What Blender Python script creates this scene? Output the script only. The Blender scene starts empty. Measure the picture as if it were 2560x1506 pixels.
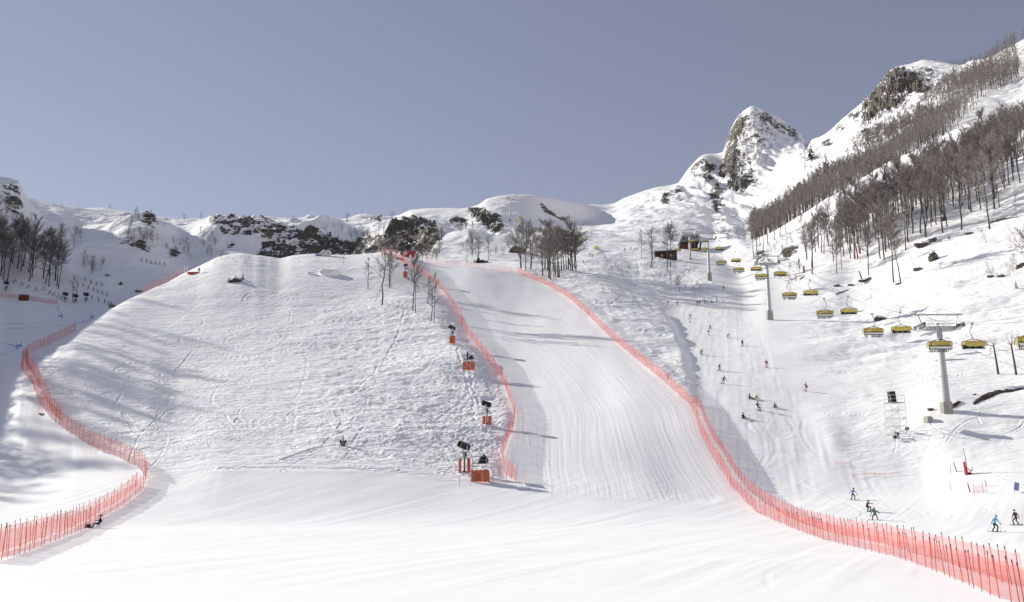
import bpy, bmesh, math, random
import numpy as np
from mathutils import Vector, Matrix, Euler

# ------------------------------------------------------------------ camera, sky, sun, exposure
SC = bpy.context.scene
COL = SC.collection
R = math.radians
CAMZ = 4.6
PITCH = R(11.5)
FPX = 2300.0                                   # focal length in pixels of the 2560 wide photograph
cam_data = bpy.data.cameras.new("camera")
cam = bpy.data.objects.new("camera", cam_data)
COL.objects.link(cam)
cam.location = (0, 0, CAMZ)
cam.rotation_euler = (R(90) + PITCH, 0, 0)
cam_data.sensor_width = 36
cam_data.lens = 36 * FPX / 2560
cam_data.clip_start = 0.5
cam_data.clip_end = 9000
SC.camera = cam

SUN_EL = R(26.0)
SUN_H = Vector((-0.86, 0.51, 0)).normalized()  # horizontal direction towards the sun: from the left and beyond
SUN_DIR = Vector((SUN_H.x * math.cos(SUN_EL), SUN_H.y * math.cos(SUN_EL), math.sin(SUN_EL)))
world = bpy.data.worlds.new("World")
SC.world = world
world.use_nodes = True
wt = world.node_tree
wt.nodes.clear()
w_out = wt.nodes.new("ShaderNodeOutputWorld")
w_bg = wt.nodes.new("ShaderNodeBackground")
w_sky = wt.nodes.new("ShaderNodeTexSky")
w_sky.sky_type = 'NISHITA'
w_sky.sun_disc = False
w_sky.sun_elevation = SUN_EL
w_sky.sun_rotation = math.atan2(SUN_H.x, SUN_H.y)
w_sky.altitude = 1500
w_sky.air_density = 1.0
w_sky.dust_density = 0.0
w_sky.ozone_density = 1.0
w_hsv = wt.nodes.new("ShaderNodeHueSaturation")
w_hsv.inputs['Saturation'].default_value = 0.85
w_tint = wt.nodes.new("ShaderNodeMix")
w_tint.data_type = 'RGBA'
w_tint.blend_type = 'MULTIPLY'
w_tint.inputs['Factor'].default_value = 1.0
w_tint.inputs[7].default_value = (1.27, 1.11, 1.13, 1)
w_gam = wt.nodes.new("ShaderNodeGamma")          # evens out the glow round the sun as the photograph's sky is even
w_gam.inputs['Gamma'].default_value = 0.7
wt.links.new(w_sky.outputs[0], w_gam.inputs['Color'])
wt.links.new(w_gam.outputs[0], w_hsv.inputs['Color'])
wt.links.new(w_hsv.outputs[0], w_tint.inputs[6])
wt.links.new(w_tint.outputs[2], w_bg.inputs['Color'])
wt.links.new(w_bg.outputs[0], w_out.inputs['Surface'])
w_bg.inputs['Strength'].default_value = 0.12
sun_data = bpy.data.lights.new("sun", 'SUN')
sun_data.energy = 4.9
sun_data.angle = R(0.5)
sun_data.color = (1.0, 0.962, 0.865)
sun = bpy.data.objects.new("sun", sun_data)
COL.objects.link(sun)
sun.rotation_euler = SUN_DIR.to_track_quat('Z', 'Y').to_euler()
sun.location = (-200, 200, 300)
SC.view_settings.view_transform = 'Standard'
SC.view_settings.look = 'None'
SC.view_settings.gamma = 1
SC.view_settings.exposure = 0.27
SC.view_settings.use_curve_mapping = False
SC.cycles.max_bounces = 8
SC.cycles.diffuse_bounces = 5
SC.cycles.transparent_max_bounces = 24

rng = np.random.default_rng(7)
rnd = random.Random(11)

# ------------------------------------------------------------------ object helpers
def fit(label):
    """keeps a label within sixteen words"""
    for a, b in (("", ""), (" from the valley side", ""), (" from the downhill end", ""), ("middling ", ""), (" from the valley wood", ""), ("small ", ""), ("large ", ""), (" slender ", " "), (" leafless ", " ")):
        if len(label.split()) <= 16: return label
        label = label.replace(a, b, 1) if a else label
    print("LONG", label)
    return label
def tag(o, label=None, cat=None, group=None, kind=None):
    if label: label = fit(label)
    if label: o['label'] = label
    if cat: o['category'] = cat
    if group: o['group'] = group
    if kind: o['kind'] = kind
    return o

def link_mesh(name, me, parent=None):
    o = bpy.data.objects.new(name, me)
    COL.objects.link(o)
    if parent: o.parent = parent
    return o

def empty(name, loc, rz=0.0, rot=None, scale=1.0):
    o = bpy.data.objects.new(name, None)
    COL.objects.link(o)
    o.empty_display_size = 0.3
    o.location = loc
    o.rotation_euler = rot if rot is not None else (0, 0, rz)
    o.scale = (scale,) * 3 if not hasattr(scale, '__len__') else scale
    return o

class MB:
    """collects simple shapes into one mesh"""
    def __init__(s):
        s.v = []; s.f = []; s.m = []; s.mi = 0
    def add(s, vs, fs):
        b = len(s.v)
        s.v.extend([tuple(x) for x in vs])
        for f in fs:
            s.f.append([b + i for i in f]); s.m.append(s.mi)
        return s
    def box(s, c, size, rot=None, taper=1.0):
        hx, hy, hz = size[0] / 2, size[1] / 2, size[2] / 2
        vs = []
        for z in (-1, 1):
            k = 1.0 if z < 0 else taper
            for x, y in ((-1, -1), (1, -1), (1, 1), (-1, 1)):
                vs.append(Vector((x * hx * k, y * hy * k, z * hz)))
        if rot is not None:
            M = Euler(rot).to_matrix()
            vs = [M @ p for p in vs]
        c = Vector(c)
        return s.add([p + c for p in vs], [(3, 2, 1, 0), (4, 5, 6, 7), (0, 1, 5, 4), (1, 2, 6, 5), (2, 3, 7, 6), (3, 0, 4, 7)])
    def tube(s, pts, rad, n=6, caps=True):
        pts = [Vector(p) for p in pts]
        if not hasattr(rad, '__len__'): rad = [rad] * len(pts)
        vs = []; fs = []
        ref = None
        for i, p in enumerate(pts):
            a = pts[max(i - 1, 0)]; b = pts[min(i + 1, len(pts) - 1)]
            t = (b - a)
            t = t.normalized() if t.length > 1e-9 else Vector((0, 0, 1))
            if ref is None:
                ref = Vector((1, 0, 0)) if abs(t.x) < 0.8 else Vector((0, 1, 0))
            x = (ref - t * ref.dot(t)).normalized()
            ref = x
            y = t.cross(x)
            for k in range(n):
                an = 2 * math.pi * k / n
                vs.append(p + (x * math.cos(an) + y * math.sin(an)) * rad[i])
        for i in range(len(pts) - 1):
            for k in range(n):
                k2 = (k + 1) % n
                fs.append((i * n + k, i * n + k2, (i + 1) * n + k2, (i + 1) * n + k))
        if caps:
            fs.append(tuple(range(n - 1, -1, -1)))
            fs.append(tuple(range((len(pts) - 1) * n, len(pts) * n)))
        return s.add(vs, fs)
    def ball(s, c, r, nu=10, nv=6):
        if not hasattr(r, '__len__'): r = (r, r, r)
        vs = [(c[0], c[1], c[2] - r[2])]; fs = []
        for j in range(1, nv):
            ph = math.pi * j / nv - math.pi / 2
            for i in range(nu):
                th = 2 * math.pi * i / nu
                vs.append((c[0] + r[0] * math.cos(ph) * math.cos(th), c[1] + r[1] * math.cos(ph) * math.sin(th), c[2] + r[2] * math.sin(ph)))
        vs.append((c[0], c[1], c[2] + r[2]))
        for i in range(nu):
            fs.append((0, 1 + (i + 1) % nu, 1 + i))
        for j in range(nv - 2):
            for i in range(nu):
                a = 1 + j * nu + i; b = 1 + j * nu + (i + 1) % nu
                fs.append((a, b, b + nu, a + nu))
        t = len(vs) - 1
        for i in range(nu):
            fs.append((t, t - nu + i, t - nu + (i + 1) % nu))
        return s.add(vs, fs)
    def sweep(s, prof, x0, x1, close=False):
        """a profile in (y,z) swept along x"""
        n = len(prof)
        vs = [(x0, p[0], p[1]) for p in prof] + [(x1, p[0], p[1]) for p in prof]
        fs = []
        for i in range(n if close else n - 1):
            j = (i + 1) % n
            fs.append((i, j, n + j, n + i))
        if close:
            fs.append(tuple(range(n - 1, -1, -1))); fs.append(tuple(range(n, 2 * n)))
        return s.add(vs, fs)
    def mesh(s, name, mats, smooth=False):
        me = bpy.data.meshes.new(name)
        me.from_pydata(s.v, [], s.f)
        if not isinstance(mats, (list, tuple)): mats = [mats]
        for m in mats: me.materials.append(m)
        if len(mats) > 1: me.polygons.foreach_set('material_index', s.m)
        if smooth: me.polygons.foreach_set('use_smooth', [True] * len(s.f))
        me.update()
        return me
    def build(s, name, mats, parent=None, smooth=False):
        return link_mesh(name, s.mesh(name, mats, smooth), parent)

def copy_tree(o, parent=None):
    c = o.copy(); COL.objects.link(c)
    if parent: c.parent = parent
    for ch in list(o.children): copy_tree(ch, c)
    return c

# ------------------------------------------------------------------ noise
def _hash(ix, iy, seed):
    h = (ix.astype(np.int64) * 374761393 + iy.astype(np.int64) * 668265263 + seed * 1442695041) & 0x7fffffff
    h = ((h ^ (h >> 13)) * 1274126177) & 0x7fffffff
    h = h ^ (h >> 16)
    return (h & 0xffff).astype(np.float32) / 65535.0

def vnoise(x, y, seed=0):
    ix = np.floor(x); iy = np.floor(y)
    fx = (x - ix).astype(np.float32); fy = (y - iy).astype(np.float32)
    ix = ix.astype(np.int64); iy = iy.astype(np.int64)
    fx = fx * fx * fx * (fx * (fx * 6 - 15) + 10); fy = fy * fy * fy * (fy * (fy * 6 - 15) + 10)
    a = _hash(ix, iy, seed); b = _hash(ix + 1, iy, seed); c = _hash(ix, iy + 1, seed); d = _hash(ix + 1, iy + 1, seed)
    return ((a * (1 - fx) + b * fx) * (1 - fy) + (c * (1 - fx) + d * fx) * fy) * 2 - 1

def fbm(x, y, oct=4, seed=0, gain=0.5):
    t = 0; a = 1.0
    for o in range(oct):
        an = 0.6 + o * 1.1
        c, s = math.cos(an), math.sin(an)
        t = t + a * vnoise((x * c - y * s) * 2 ** o + 17.3 * o, (x * s + y * c) * 2 ** o - 9.1 * o, seed + o * 31)
        a *= gain
    return t

def ridged(x, y, oct=4, seed=0, gain=0.5):
    t = 0; a = 1.0
    for o in range(oct):
        an = 0.3 + o * 1.3
        c, s = math.cos(an), math.sin(an)
        n = 1 - np.abs(vnoise((x * c - y * s) * 2 ** o + 5.7 * o, (x * s + y * c) * 2 ** o + 3.3 * o, seed + o * 57)) * 2
        t = t + a * n
        a *= gain
    return t

def smoothstep(a, b, x):
    t = np.clip((x - a) / (b - a), 0, 1)
    return t * t * (3 - 2 * t)

# ------------------------------------------------------------------ the lie of the land
CT, ST = math.cos(PITCH), math.sin(PITCH)
def ray(u, v):
    """bearing (x/y) and slope (z/y) of the sight line to a point of the photograph"""
    px = u - 1280.0; py = 753.0 - v
    den = FPX * CT - py * ST
    return px / den, (FPX * ST + py * CT) / den

def P(u, v, d):
    a, t = ray(u, v)
    return (a, d, CAMZ + t * d)

def A(a, d, z):
    return (a, d, z)

LINES = [
 # 0 at the camera's feet, 1 lower edge of the view, 2 flat run-out
 [A(-1.4, 3, 0), A(1.4, 3, 0)],
 [A(-1.4, 36, 0.0), A(0, 40, 0), A(1.4, 36, 0.0)],
 [A(-1.4, 84, 4), A(-.95, 92, 4), A(-.75, 97, 1.5), P(0, 1318, 100), P(1280, 1318, 100), P(2560, 1322, 100), A(.75, 97, 4), A(1.4, 80, 20)],
 # 3 foot of the slopes
 [A(-1.4, 110, 12), A(-.95, 125, 8), A(-.75, 132, 7), P(0, 1215, 135), P(200, 1202, 130), P(365, 1195, 127), P(450, 1190, 127), P(560, 1178, 128),
  P(800, 1179, 129), P(980, 1184, 130), P(1150, 1196, 131), P(1290, 1205, 131), P(1500, 1215, 130), P(1700, 1238, 128), P(1880, 1260, 125), P(2131, 1250, 125), P(2300, 1242, 124), P(2440, 1237, 119),
  P(2560, 1235, 116), A(.75, 112, 11), A(1.4, 105, 40)],
 # 4
 [A(-1.4, 140, 25), A(-.95, 170, 30), A(-.75, 190, 32), P(0, 945, 190), P(60, 952, 181), P(100, 962, 177), P(150, 964, 176), P(200, 962, 177), P(365, 985, 176), P(450, 984, 180), P(800, 980, 180),
  P(1290, 982, 181), P(1450, 984, 177), P(1600, 990, 171), P(1700, 1002, 167), P(1850, 1022, 161), P(2000, 1050, 155), P(2100, 1060, 152), P(2240, 1042, 152), P(2370, 1020, 150), P(2560, 1000, 150), A(.75, 144, 32), A(1.4, 120, 80)],
 # 5
 [A(-1.4, 165, 40), A(-.95, 200, 60), A(-.75, 232, 62), A(-.65, 238, 50), P(0, 858, 242), P(50, 866, 232), P(100, 884, 210), P(127, 903, 197), P(150, 890, 201), P(200, 852, 215), P(317, 832, 226), P(450, 832, 230), P(800, 830, 232), P(1290, 836, 231),
  P(1450, 838, 226), P(1600, 845, 223), P(1700, 852, 225), P(1850, 862, 220), P(1925, 862, 218), P(2100, 880, 207), P(2240, 870, 206), P(2370, 860, 200), P(2560, 850, 190), A(.75, 176, 56), A(1.4, 140, 110)],
 # 6 first crest: knoll, top of the race piste, middle of the open hillside
 [A(-1.4, 190, 50), A(-.95, 235, 88), A(-.75, 285, 102), A(-.65, 292, 70), P(0, 800, 300), P(60, 805, 285), P(100, 850, 236), P(127, 882, 209), P(150, 864, 215), P(178, 840, 227), P(222, 807, 242), P(270, 777, 256), P(317, 751, 269),
  P(365, 730, 282), P(412, 709, 295), P(453, 688, 307), P(495, 668, 318), P(555, 640, 328), P(603, 634, 331), P(640, 640, 330), P(672, 644, 333), P(697, 648, 334), P(735, 641, 337), P(792, 636, 340), P(862, 638, 341), P(925, 635, 342), P(957, 633, 343), P(1040, 647, 344),
  P(1078, 660, 343), P(1116, 666, 342), P(1179, 669, 340), P(1280, 681, 335), P(1400, 700, 326), P(1500, 706, 318), P(1600, 733, 310), P(1700, 752, 308), P(1775, 752, 308), P(1850, 755, 308), P(1925, 755, 298), P(2100, 735, 300), P(2240, 715, 280), P(2370, 700, 258),
  P(2560, 680, 242), A(.75, 225, 84), A(1.4, 170, 145)],
 # 7 hollow behind the crest
 [A(-1.4, 215, 55), A(-.95, 275, 110), A(-.75, 335, 131), A(-.65, 345, 100), P(0, 770, 370), P(60, 772, 365), P(127, 775, 355), P(222, 812, 285), P(317, 762, 330), P(365, 742, 345), P(453, 712, 372), P(555, 668, 390), P(640, 668, 410), P(800, 668, 420), P(957, 665, 410), P(1040, 660, 395), P(1100, 670, 370),
  P(1179, 671, 358), P(1280, 676, 352), P(1400, 684, 358), P(1500, 680, 372), P(1600, 705, 360), P(1700, 706, 366), P(1775, 700, 372), P(1850, 710, 366), P(1925, 700, 352), P(2100, 655, 348), P(2240, 625, 330), P(2370, 600, 310), P(2560, 570, 290), A(.75, 250, 118), A(1.4, 200, 180)],
 # 8 foot of the back slopes
 [A(-1.4, 240, 60), A(-.95, 310, 124), A(-.75, 375, 150), A(-.65, 395, 135), P(0, 735, 412), P(60, 740, 410), P(127, 755, 402), P(200, 757, 400), P(317, 745, 420), P(365, 728, 440), P(453, 692, 480), P(555, 665, 520), P(640, 662, 550), P(800, 662, 560), P(957, 650, 500), P(1040, 648, 460), P(1100, 655, 430),
  P(1179, 652, 425), P(1280, 650, 420), P(1400, 648, 432), P(1500, 636, 450), P(1600, 640, 455), P(1700, 652, 455), P(1775, 650, 470), P(1850, 668, 436), P(1925, 650, 412), P(2100, 600, 388), P(2240, 555, 372), P(2370, 520, 368), P(2560, 480, 338), A(.75, 300, 152), A(1.4, 240, 215)],
 # 9
 [A(-1.4, 270, 65), A(-.95, 350, 134), A(-.75, 430, 174), A(-.65, 455, 182), P(0, 600, 470), P(60, 620, 466), P(127, 660, 470), P(200, 668, 480), P(300, 660, 500), P(400, 650, 530), P(453, 660, 545), P(555, 625, 570), P(640, 612, 580), P(700, 620, 585), P(800, 612, 590), P(900, 612, 580), P(957, 618, 545), P(1040, 612, 535),
  P(1100, 620, 490), P(1179, 618, 475), P(1280, 620, 470), P(1400, 618, 490), P(1500, 612, 530), P(1600, 605, 560), P(1700, 605, 570), P(1775, 610, 560), P(1850, 640, 456), P(1925, 620, 452), P(2014, 580, 445), P(2100, 545, 432), P(2240, 480, 430), P(2370, 440, 438), P(2560, 370, 445), A(.75, 400, 225), A(1.4, 300, 270)],
 # 10 second crest: cliff tops in the middle, shoulder of the wooded hill
 [A(-1.4, 330, 70), A(-.95, 430, 140), A(-.75, 530, 225), A(-.65, 545, 240), P(-60, 430, 552), P(0, 452, 560), P(44, 466, 565), P(63, 492, 566), P(127, 560, 560), P(200, 590, 560), P(270, 575, 575), P(320, 548, 590), P(355, 536, 600), P(381, 545, 600), P(410, 575, 600), P(453, 590, 610), P(555, 552, 606), P(640, 552, 608), P(700, 563, 606), P(776, 562, 610), P(856, 574, 604), P(900, 584, 596), P(950, 574, 574), P(989, 554, 566), P(1052, 549, 566),
  P(1090, 562, 585), P(1105, 600, 540), P(1135, 589, 525), P(1195, 582, 520), P(1243, 594, 520), P(1280, 600, 525), P(1400, 598, 580), P(1500, 590, 640), P(1600, 575, 680), P(1700, 570, 700), P(1775, 580, 690), P(1830, 612, 520), P(1870, 614, 482), P(1920, 595, 492), P(2014, 538, 502), P(2144, 459, 520), P(2263, 394, 545), P(2348, 353, 562), P(2434, 314, 580), P(2560, 255, 622), A(.75, 560, 400), A(1.4, 400, 360)],
 # 11 hollow behind the second crest
 [A(-1.4, 380, 75), A(-.95, 490, 150), A(-.75, 600, 235), A(-.65, 610, 240), P(-60, 455, 620), P(0, 478, 630), P(63, 515, 630), P(127, 548, 620), P(200, 562, 640), P(270, 560, 650), P(355, 553, 660), P(410, 562, 670), P(453, 570, 680), P(555, 556, 700), P(640, 556, 720), P(700, 561, 720), P(776, 560, 725), P(856, 566, 720), P(950, 562, 700), P(1052, 562, 680), P(1100, 580, 650),
  P(1135, 600, 610), P(1195, 600, 610), P(1280, 606, 620), P(1400, 585, 700), P(1500, 570, 770), P(1600, 550, 820), P(1700, 535, 850), P(1775, 545, 850), P(1830, 590, 640), P(1870, 612, 550), P(1920, 602, 560), P(2014, 548, 572), P(2144, 470, 600), P(2263, 404, 625), P(2348, 360, 640), P(2434, 316, 665), P(2560, 245, 705), A(.75, 640, 455), A(1.4, 460, 380)],
 # 12 foot of the peaks, upper forest
 [A(-1.4, 480, 80), A(-.95, 580, 160), A(-.75, 690, 240), A(-.65, 700, 265), P(0, 478, 700), P(63, 505, 700), P(127, 525, 700), P(200, 540, 720), P(355, 548, 750), P(453, 560, 780), P(640, 550, 800), P(776, 555, 820), P(951, 552, 820), P(1052, 552, 800), P(1135, 572, 780), P(1195, 580, 760),
  P(1280, 560, 785), P(1400, 556, 850), P(1500, 548, 985), P(1600, 525, 960), P(1700, 500, 990), P(1775, 495, 1000), P(1830, 500, 980), P(1888, 495, 960), P(1950, 468, 930), P(2014, 432, 820), P(2154, 360, 800), P(2301, 268, 820), P(2434, 215, 800), P(2560, 158, 810), A(.75, 760, 530), A(1.4, 560, 400)],
 # 13 skyline
 [A(-1.4, 600, 80), A(-.95, 680, 160), A(-.75, 800, 240), P(0, 482, 780), P(63, 492, 790), P(111, 502, 800), P(159, 516, 815), P(197, 520, 825), P(270, 520, 840), P(317, 530, 850), P(355, 540, 860), P(412, 550, 870), P(460, 550, 880), P(507, 547, 890), P(555, 544, 900), P(640, 543, 905), P(703, 544, 910), P(776, 549, 915), P(856, 547, 920), P(916, 535, 925), P(951, 541, 935), P(983, 541, 945),
  P(1033, 525, 900), P(1097, 522, 880), P(1147, 521, 870), P(1195, 511, 870), P(1220, 496, 876), P(1280, 486, 890), P(1328, 487, 905), P(1375, 493, 940), P(1423, 505, 1000), P(1477, 513, 1090), P(1534, 509, 1120), P(1565, 493, 1130), P(1641, 469, 1150), P(1695, 457, 1180), P(1706, 443, 1210), P(1727, 416, 1225), P(1758, 387, 1240), P(1806, 381, 1260),
  P(1819, 343, 1270), P(1833, 312, 1280), P(1853, 283, 1290), P(1888, 266, 1300), P(1911, 278, 1320), P(1956, 299, 1370), P(1990, 326, 1410), P(2010, 350, 1400), P(2031, 350, 1150), P(2058, 339, 1140), P(2092, 312, 1125), P(2120, 286, 1110), P(2154, 258, 1100), P(2191, 220, 1085), P(2222, 178, 1075), P(2246, 165, 1065), P(2301, 153, 1050), P(2348, 156, 1020), P(2406, 162, 990), P(2427, 152, 970), P(2478, 142, 950), P(2519, 122, 930), P(2560, 100, 920), A(.75, 880, 640), A(1.4, 700, 420)],
 # 14 far side
 [A(-1.4, 900, 120), A(-.65, 1080, 130), A(0, 1350, 250), P(1477, 540, 1400), A(.2, 1520, 330), A(.28, 1560, 430), A(.33, 1520, 400), A(.45, 1350, 420), A(.6, 1250, 480), A(1.4, 1000, 330)],
]
def pchip(x, y, xq):
    x = np.asarray(x, float); y = np.asarray(y, float)
    h = np.diff(x); dl = np.diff(y) / h
    m = np.zeros_like(x)
    if len(x) > 2:
        w1 = 2 * h[1:] + h[:-1]; w2 = h[1:] + 2 * h[:-1]
        ok = dl[:-1] * dl[1:] > 0
        with np.errstate(divide='ignore', invalid='ignore'):
            hm = (w1 + w2) / (w1 / dl[:-1] + w2 / dl[1:])
        m[1:-1] = np.where(ok, hm, 0)
    m[0] = dl[0]; m[-1] = dl[-1]
    i = np.clip(np.searchsorted(x, xq) - 1, 0, len(x) - 2)
    t = (xq - x[i]) / h[i]
    t = np.clip(t, 0, 1)
    return ((1 + 2 * t) * (1 - t) ** 2) * y[i] + t * (1 - t) ** 2 * h[i] * m[i] + t * t * (3 - 2 * t) * y[i + 1] + t * t * (t - 1) * h[i] * m[i + 1]

aL, aR = ray(-70, 900)[0], ray(2630, 900)[0]
AC = np.concatenate([np.linspace(-1.4, aL, 70, endpoint=False), np.linspace(aL, aR, 1060), np.linspace(aR, 1.4, 60)[1:]])
NSUB = [8, 84, 66, 120, 96, 112, 36, 40, 64, 78, 36, 62, 120, 10]
NC = len(AC); NL = len(LINES)
LY = np.zeros((NL, NC)); LZ = np.zeros((NL, NC))
for k, pts in enumerate(LINES):
    pts = sorted(pts)
    a = [p[0] for p in pts]; y = [p[1] for p in pts]; z = [p[2] for p in pts]
    LY[k] = pchip(a, y, AC); LZ[k] = pchip(a, z, AC)
for k in range(1, NL):
    LY[k] = np.maximum(LY[k], LY[k - 1] + 1.5)
hY = np.diff(LY, axis=0); sl = np.diff(LZ, axis=0) / hY
MS = np.zeros_like(LY)
w1 = 2 * hY[1:] + hY[:-1]; w2 = hY[1:] + 2 * hY[:-1]
with np.errstate(divide='ignore', invalid='ignore'):
    hm = (w1 + w2) / (w1 / sl[:-1] + w2 / sl[1:])
MS[1:-1] = np.where(sl[:-1] * sl[1:] > 0, hm, 0)
for k in (6, 10, 13):                           # a crest rolls over where the sight line grazes it
    tg = (LZ[k] - CAMZ) / LY[k]
    m_ = np.where((sl[k - 1] > tg) & (sl[k] < tg), np.minimum(tg, 3 * sl[k - 1]), MS[k])
    MS[k] = np.convolve(np.pad(m_, 34, mode='edge'), np.hanning(71)[1:-1] / np.hanning(71).sum(), mode='valid')
MS[0] = sl[0]; MS[-1] = sl[-1]
rowsY = []; rowsZ = []; rowsK = []
for k in range(NL - 1):
    n = NSUB[k]
    for j in range(n + (1 if k == NL - 2 else 0)):
        t = j / n
        rowsY.append(LY[k] + t * hY[k])
        rowsZ.append((1 + 2 * t) * (1 - t) ** 2 * LZ[k] + t * (1 - t) ** 2 * hY[k] * MS[k] + t * t * (3 - 2 * t) * LZ[k + 1] + t * t * (t - 1) * hY[k] * MS[k + 1])
        rowsK.append(k + t)
GY = np.array(rowsY); GZ = np.array(rowsZ); GK = np.repeat(np.array(rowsK)[:, None], NC, 1)
GX = GY * AC[None, :]
NR = len(GY)
def project(x, y, z):
    """where a point of the place shows in the photograph"""
    dep = y * CT + (z - CAMZ) * ST
    up = -y * ST + (z - CAMZ) * CT
    return 1280 + FPX * x / dep, 753 - FPX * up / dep
GU, GV = project(GX, GY, GZ)

def boxblur(m, r, it=2):
    for _ in range(it):
        for ax in (0, 1):
            c = np.cumsum(np.pad(m, [(r + 1, r) if i == ax else (0, 0) for i in (0, 1)], mode='edge'), axis=ax)
            n = m.shape[ax]
            hi = np.take(c, np.arange(2 * r + 1, 2 * r + 1 + n), axis=ax); lo = np.take(c, np.arange(0, n), axis=ax)
            m = (hi - lo) / (2 * r + 1)
    return m

def inpoly(poly, k0, k1):
    """grid points inside an outline, between two of the lie lines"""
    x = GU; y = GV
    p = np.array(poly, float)
    out = np.zeros(GU.shape, bool)
    sel = (GK >= k0) & (GK <= k1) & (x >= p[:, 0].min()) & (x <= p[:, 0].max()) & (y >= p[:, 1].min()) & (y <= p[:, 1].max())
    idx = np.nonzero(sel)
    if not len(idx[0]): return out
    X = x[idx]; Y = y[idx]; c = np.zeros(len(X), bool)
    j = len(p) - 1
    for i in range(len(p)):
        xi, yi = p[i]; xj, yj = p[j]
        with np.errstate(divide='ignore', invalid='ignore'):
            hit = ((yi > Y) != (yj > Y)) & (X < (xj - xi) * (Y - yi) / (yj - yi + 1e-12) + xi)
        c ^= hit; j = i
    out[idx] = c
    return out

def hit(u, v, kmin=0.3):
    """the point of the land that shows at a pixel of the photograph"""
    a, t = ray(u, v)
    cf = np.interp(a, AC, np.arange(NC)); c = int(min(cf, NC - 2)); w = cf - c
    Y = GY[:, c] * (1 - w) + GY[:, c + 1] * w; Z = GZ[:, c] * (1 - w) + GZ[:, c + 1] * w; K = GK[:, c]
    d = Z - (CAMZ + t * Y)
    ok = (d >= 0) & (K >= kmin)
    if not ok.any(): return None
    j = int(np.argmax(ok))
    if j > 0 and d[j - 1] < 0:
        f = -d[j - 1] / (d[j] - d[j - 1]); y = Y[j - 1] + f * (Y[j] - Y[j - 1])
    else:
        y = Y[j]
    return Vector((a * y, y, CAMZ + t * y))

def ground(x, y):
    a = x / y
    cf = float(np.interp(a, AC, np.arange(NC))); c = int(min(cf, NC - 2)); w = cf - c
    z0 = np.interp(y, GY[:, c], GZ[:, c]); z1 = np.interp(y, GY[:, c + 1], GZ[:, c + 1])
    return float(z0 * (1 - w) + z1 * w)

def onto(x, y, dz=0.0):
    return Vector((x, y, ground(x, y) + dz))

def hitpath(pts, step=1.0, kmin=0.3):
    """a line of the photograph laid on the land, resampled to an even step in metres"""
    raw = []
    for i in range(len(pts) - 1):
        n = max(2, int(math.hypot(pts[i + 1][0] - pts[i][0], pts[i + 1][1] - pts[i][1]) / 6))
        for j in range(n):
            f = j / n
            raw.append((pts[i][0] + f * (pts[i + 1][0] - pts[i][0]), pts[i][1] + f * (pts[i + 1][1] - pts[i][1])))
    raw.append(pts[-1])
    w = [hit(*p, kmin=kmin) for p in raw]
    w = [p for p in w if p is not None]
    xy = np.array([(p.x, p.y) for p in w])
    # keep the ground track smooth
    for _ in range(2):
        xy[1:-1] = (xy[:-2] + 2 * xy[1:-1] + xy[2:]) / 4
    s = np.concatenate([[0], np.cumsum(np.hypot(*np.diff(xy, axis=0).T))])
    q = np.linspace(0, s[-1], max(2, int(s[-1] / step) + 1))
    return np.stack([np.interp(q, s, xy[:, 0]), np.interp(q, s, xy[:, 1])], 1)

FENCE_CENTRE = [(992, 648), (1029, 669), (1050, 683), (1073, 699), (1099, 718), (1126, 756), (1147, 793), (1165, 833), (1192, 867), (1224, 907), (1248, 941), (1267, 979), (1278, 1010), (1287, 1044), (1281, 1080), (1270, 1103), (1258, 1137), (1253, 1156), (1258, 1181), (1272, 1194), (1289, 1205)]
FENCE_PISTE = [(1292, 681), (1311, 691), (1361, 711), (1417, 742), (1463, 782), (1524, 843), (1585, 894), (1666, 960), (1727, 1018), (1741, 1046), (1750, 1082), (1773, 1128), (1798, 1168), (1829, 1219), (1859, 1250), (1890, 1282), (1930, 1300), (1991, 1326), (2060, 1351), (2094, 1359), (2144, 1371), (2185, 1381), (2234, 1392), (2273, 1406), (2313, 1420), (2369, 1442), (2407, 1457), (2467, 1486), (2515, 1503), (2570, 1530)]
FENCE_PISTE_BACK = [(1733, 1010), (1752, 1022), (1760, 1048), (1772, 1080), (1792, 1112), (1815, 1146), (1840, 1190), (1868, 1226), (1898, 1250), (1945, 1280), (1995, 1306), (2060, 1328), (2130, 1346), (2200, 1360), (2262, 1379), (2350, 1404), (2428, 1430), (2468, 1444), (2560, 1474)]
FENCE_LEFT = [(-14, 1408), (0, 1403), (31, 1392), (69, 1380), (117, 1361), (167, 1342), (209, 1325), (251, 1298), (307, 1265), (335, 1244), (358, 1223), (365, 1202), (360, 1186), (343, 1168), (293, 1144), (251, 1129), (209, 1106), (167, 1077), (138, 1058), (113, 1030), (92, 997), (79, 955), (60, 936), (51, 918), (55, 903), (75, 882), (110, 868), (150, 850), (190, 829)]
FENCE_LEFT_BACK = [(-14, 1390), (0, 1384), (69, 1361), (117, 1344), (175, 1323), (227, 1297), (290, 1258), (325, 1235), (343, 1215)]
FENCE_LEFT_UP = [(64, 898), (66, 912), (88, 948), (105, 985), (128, 1030), (150, 1056)]

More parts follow.
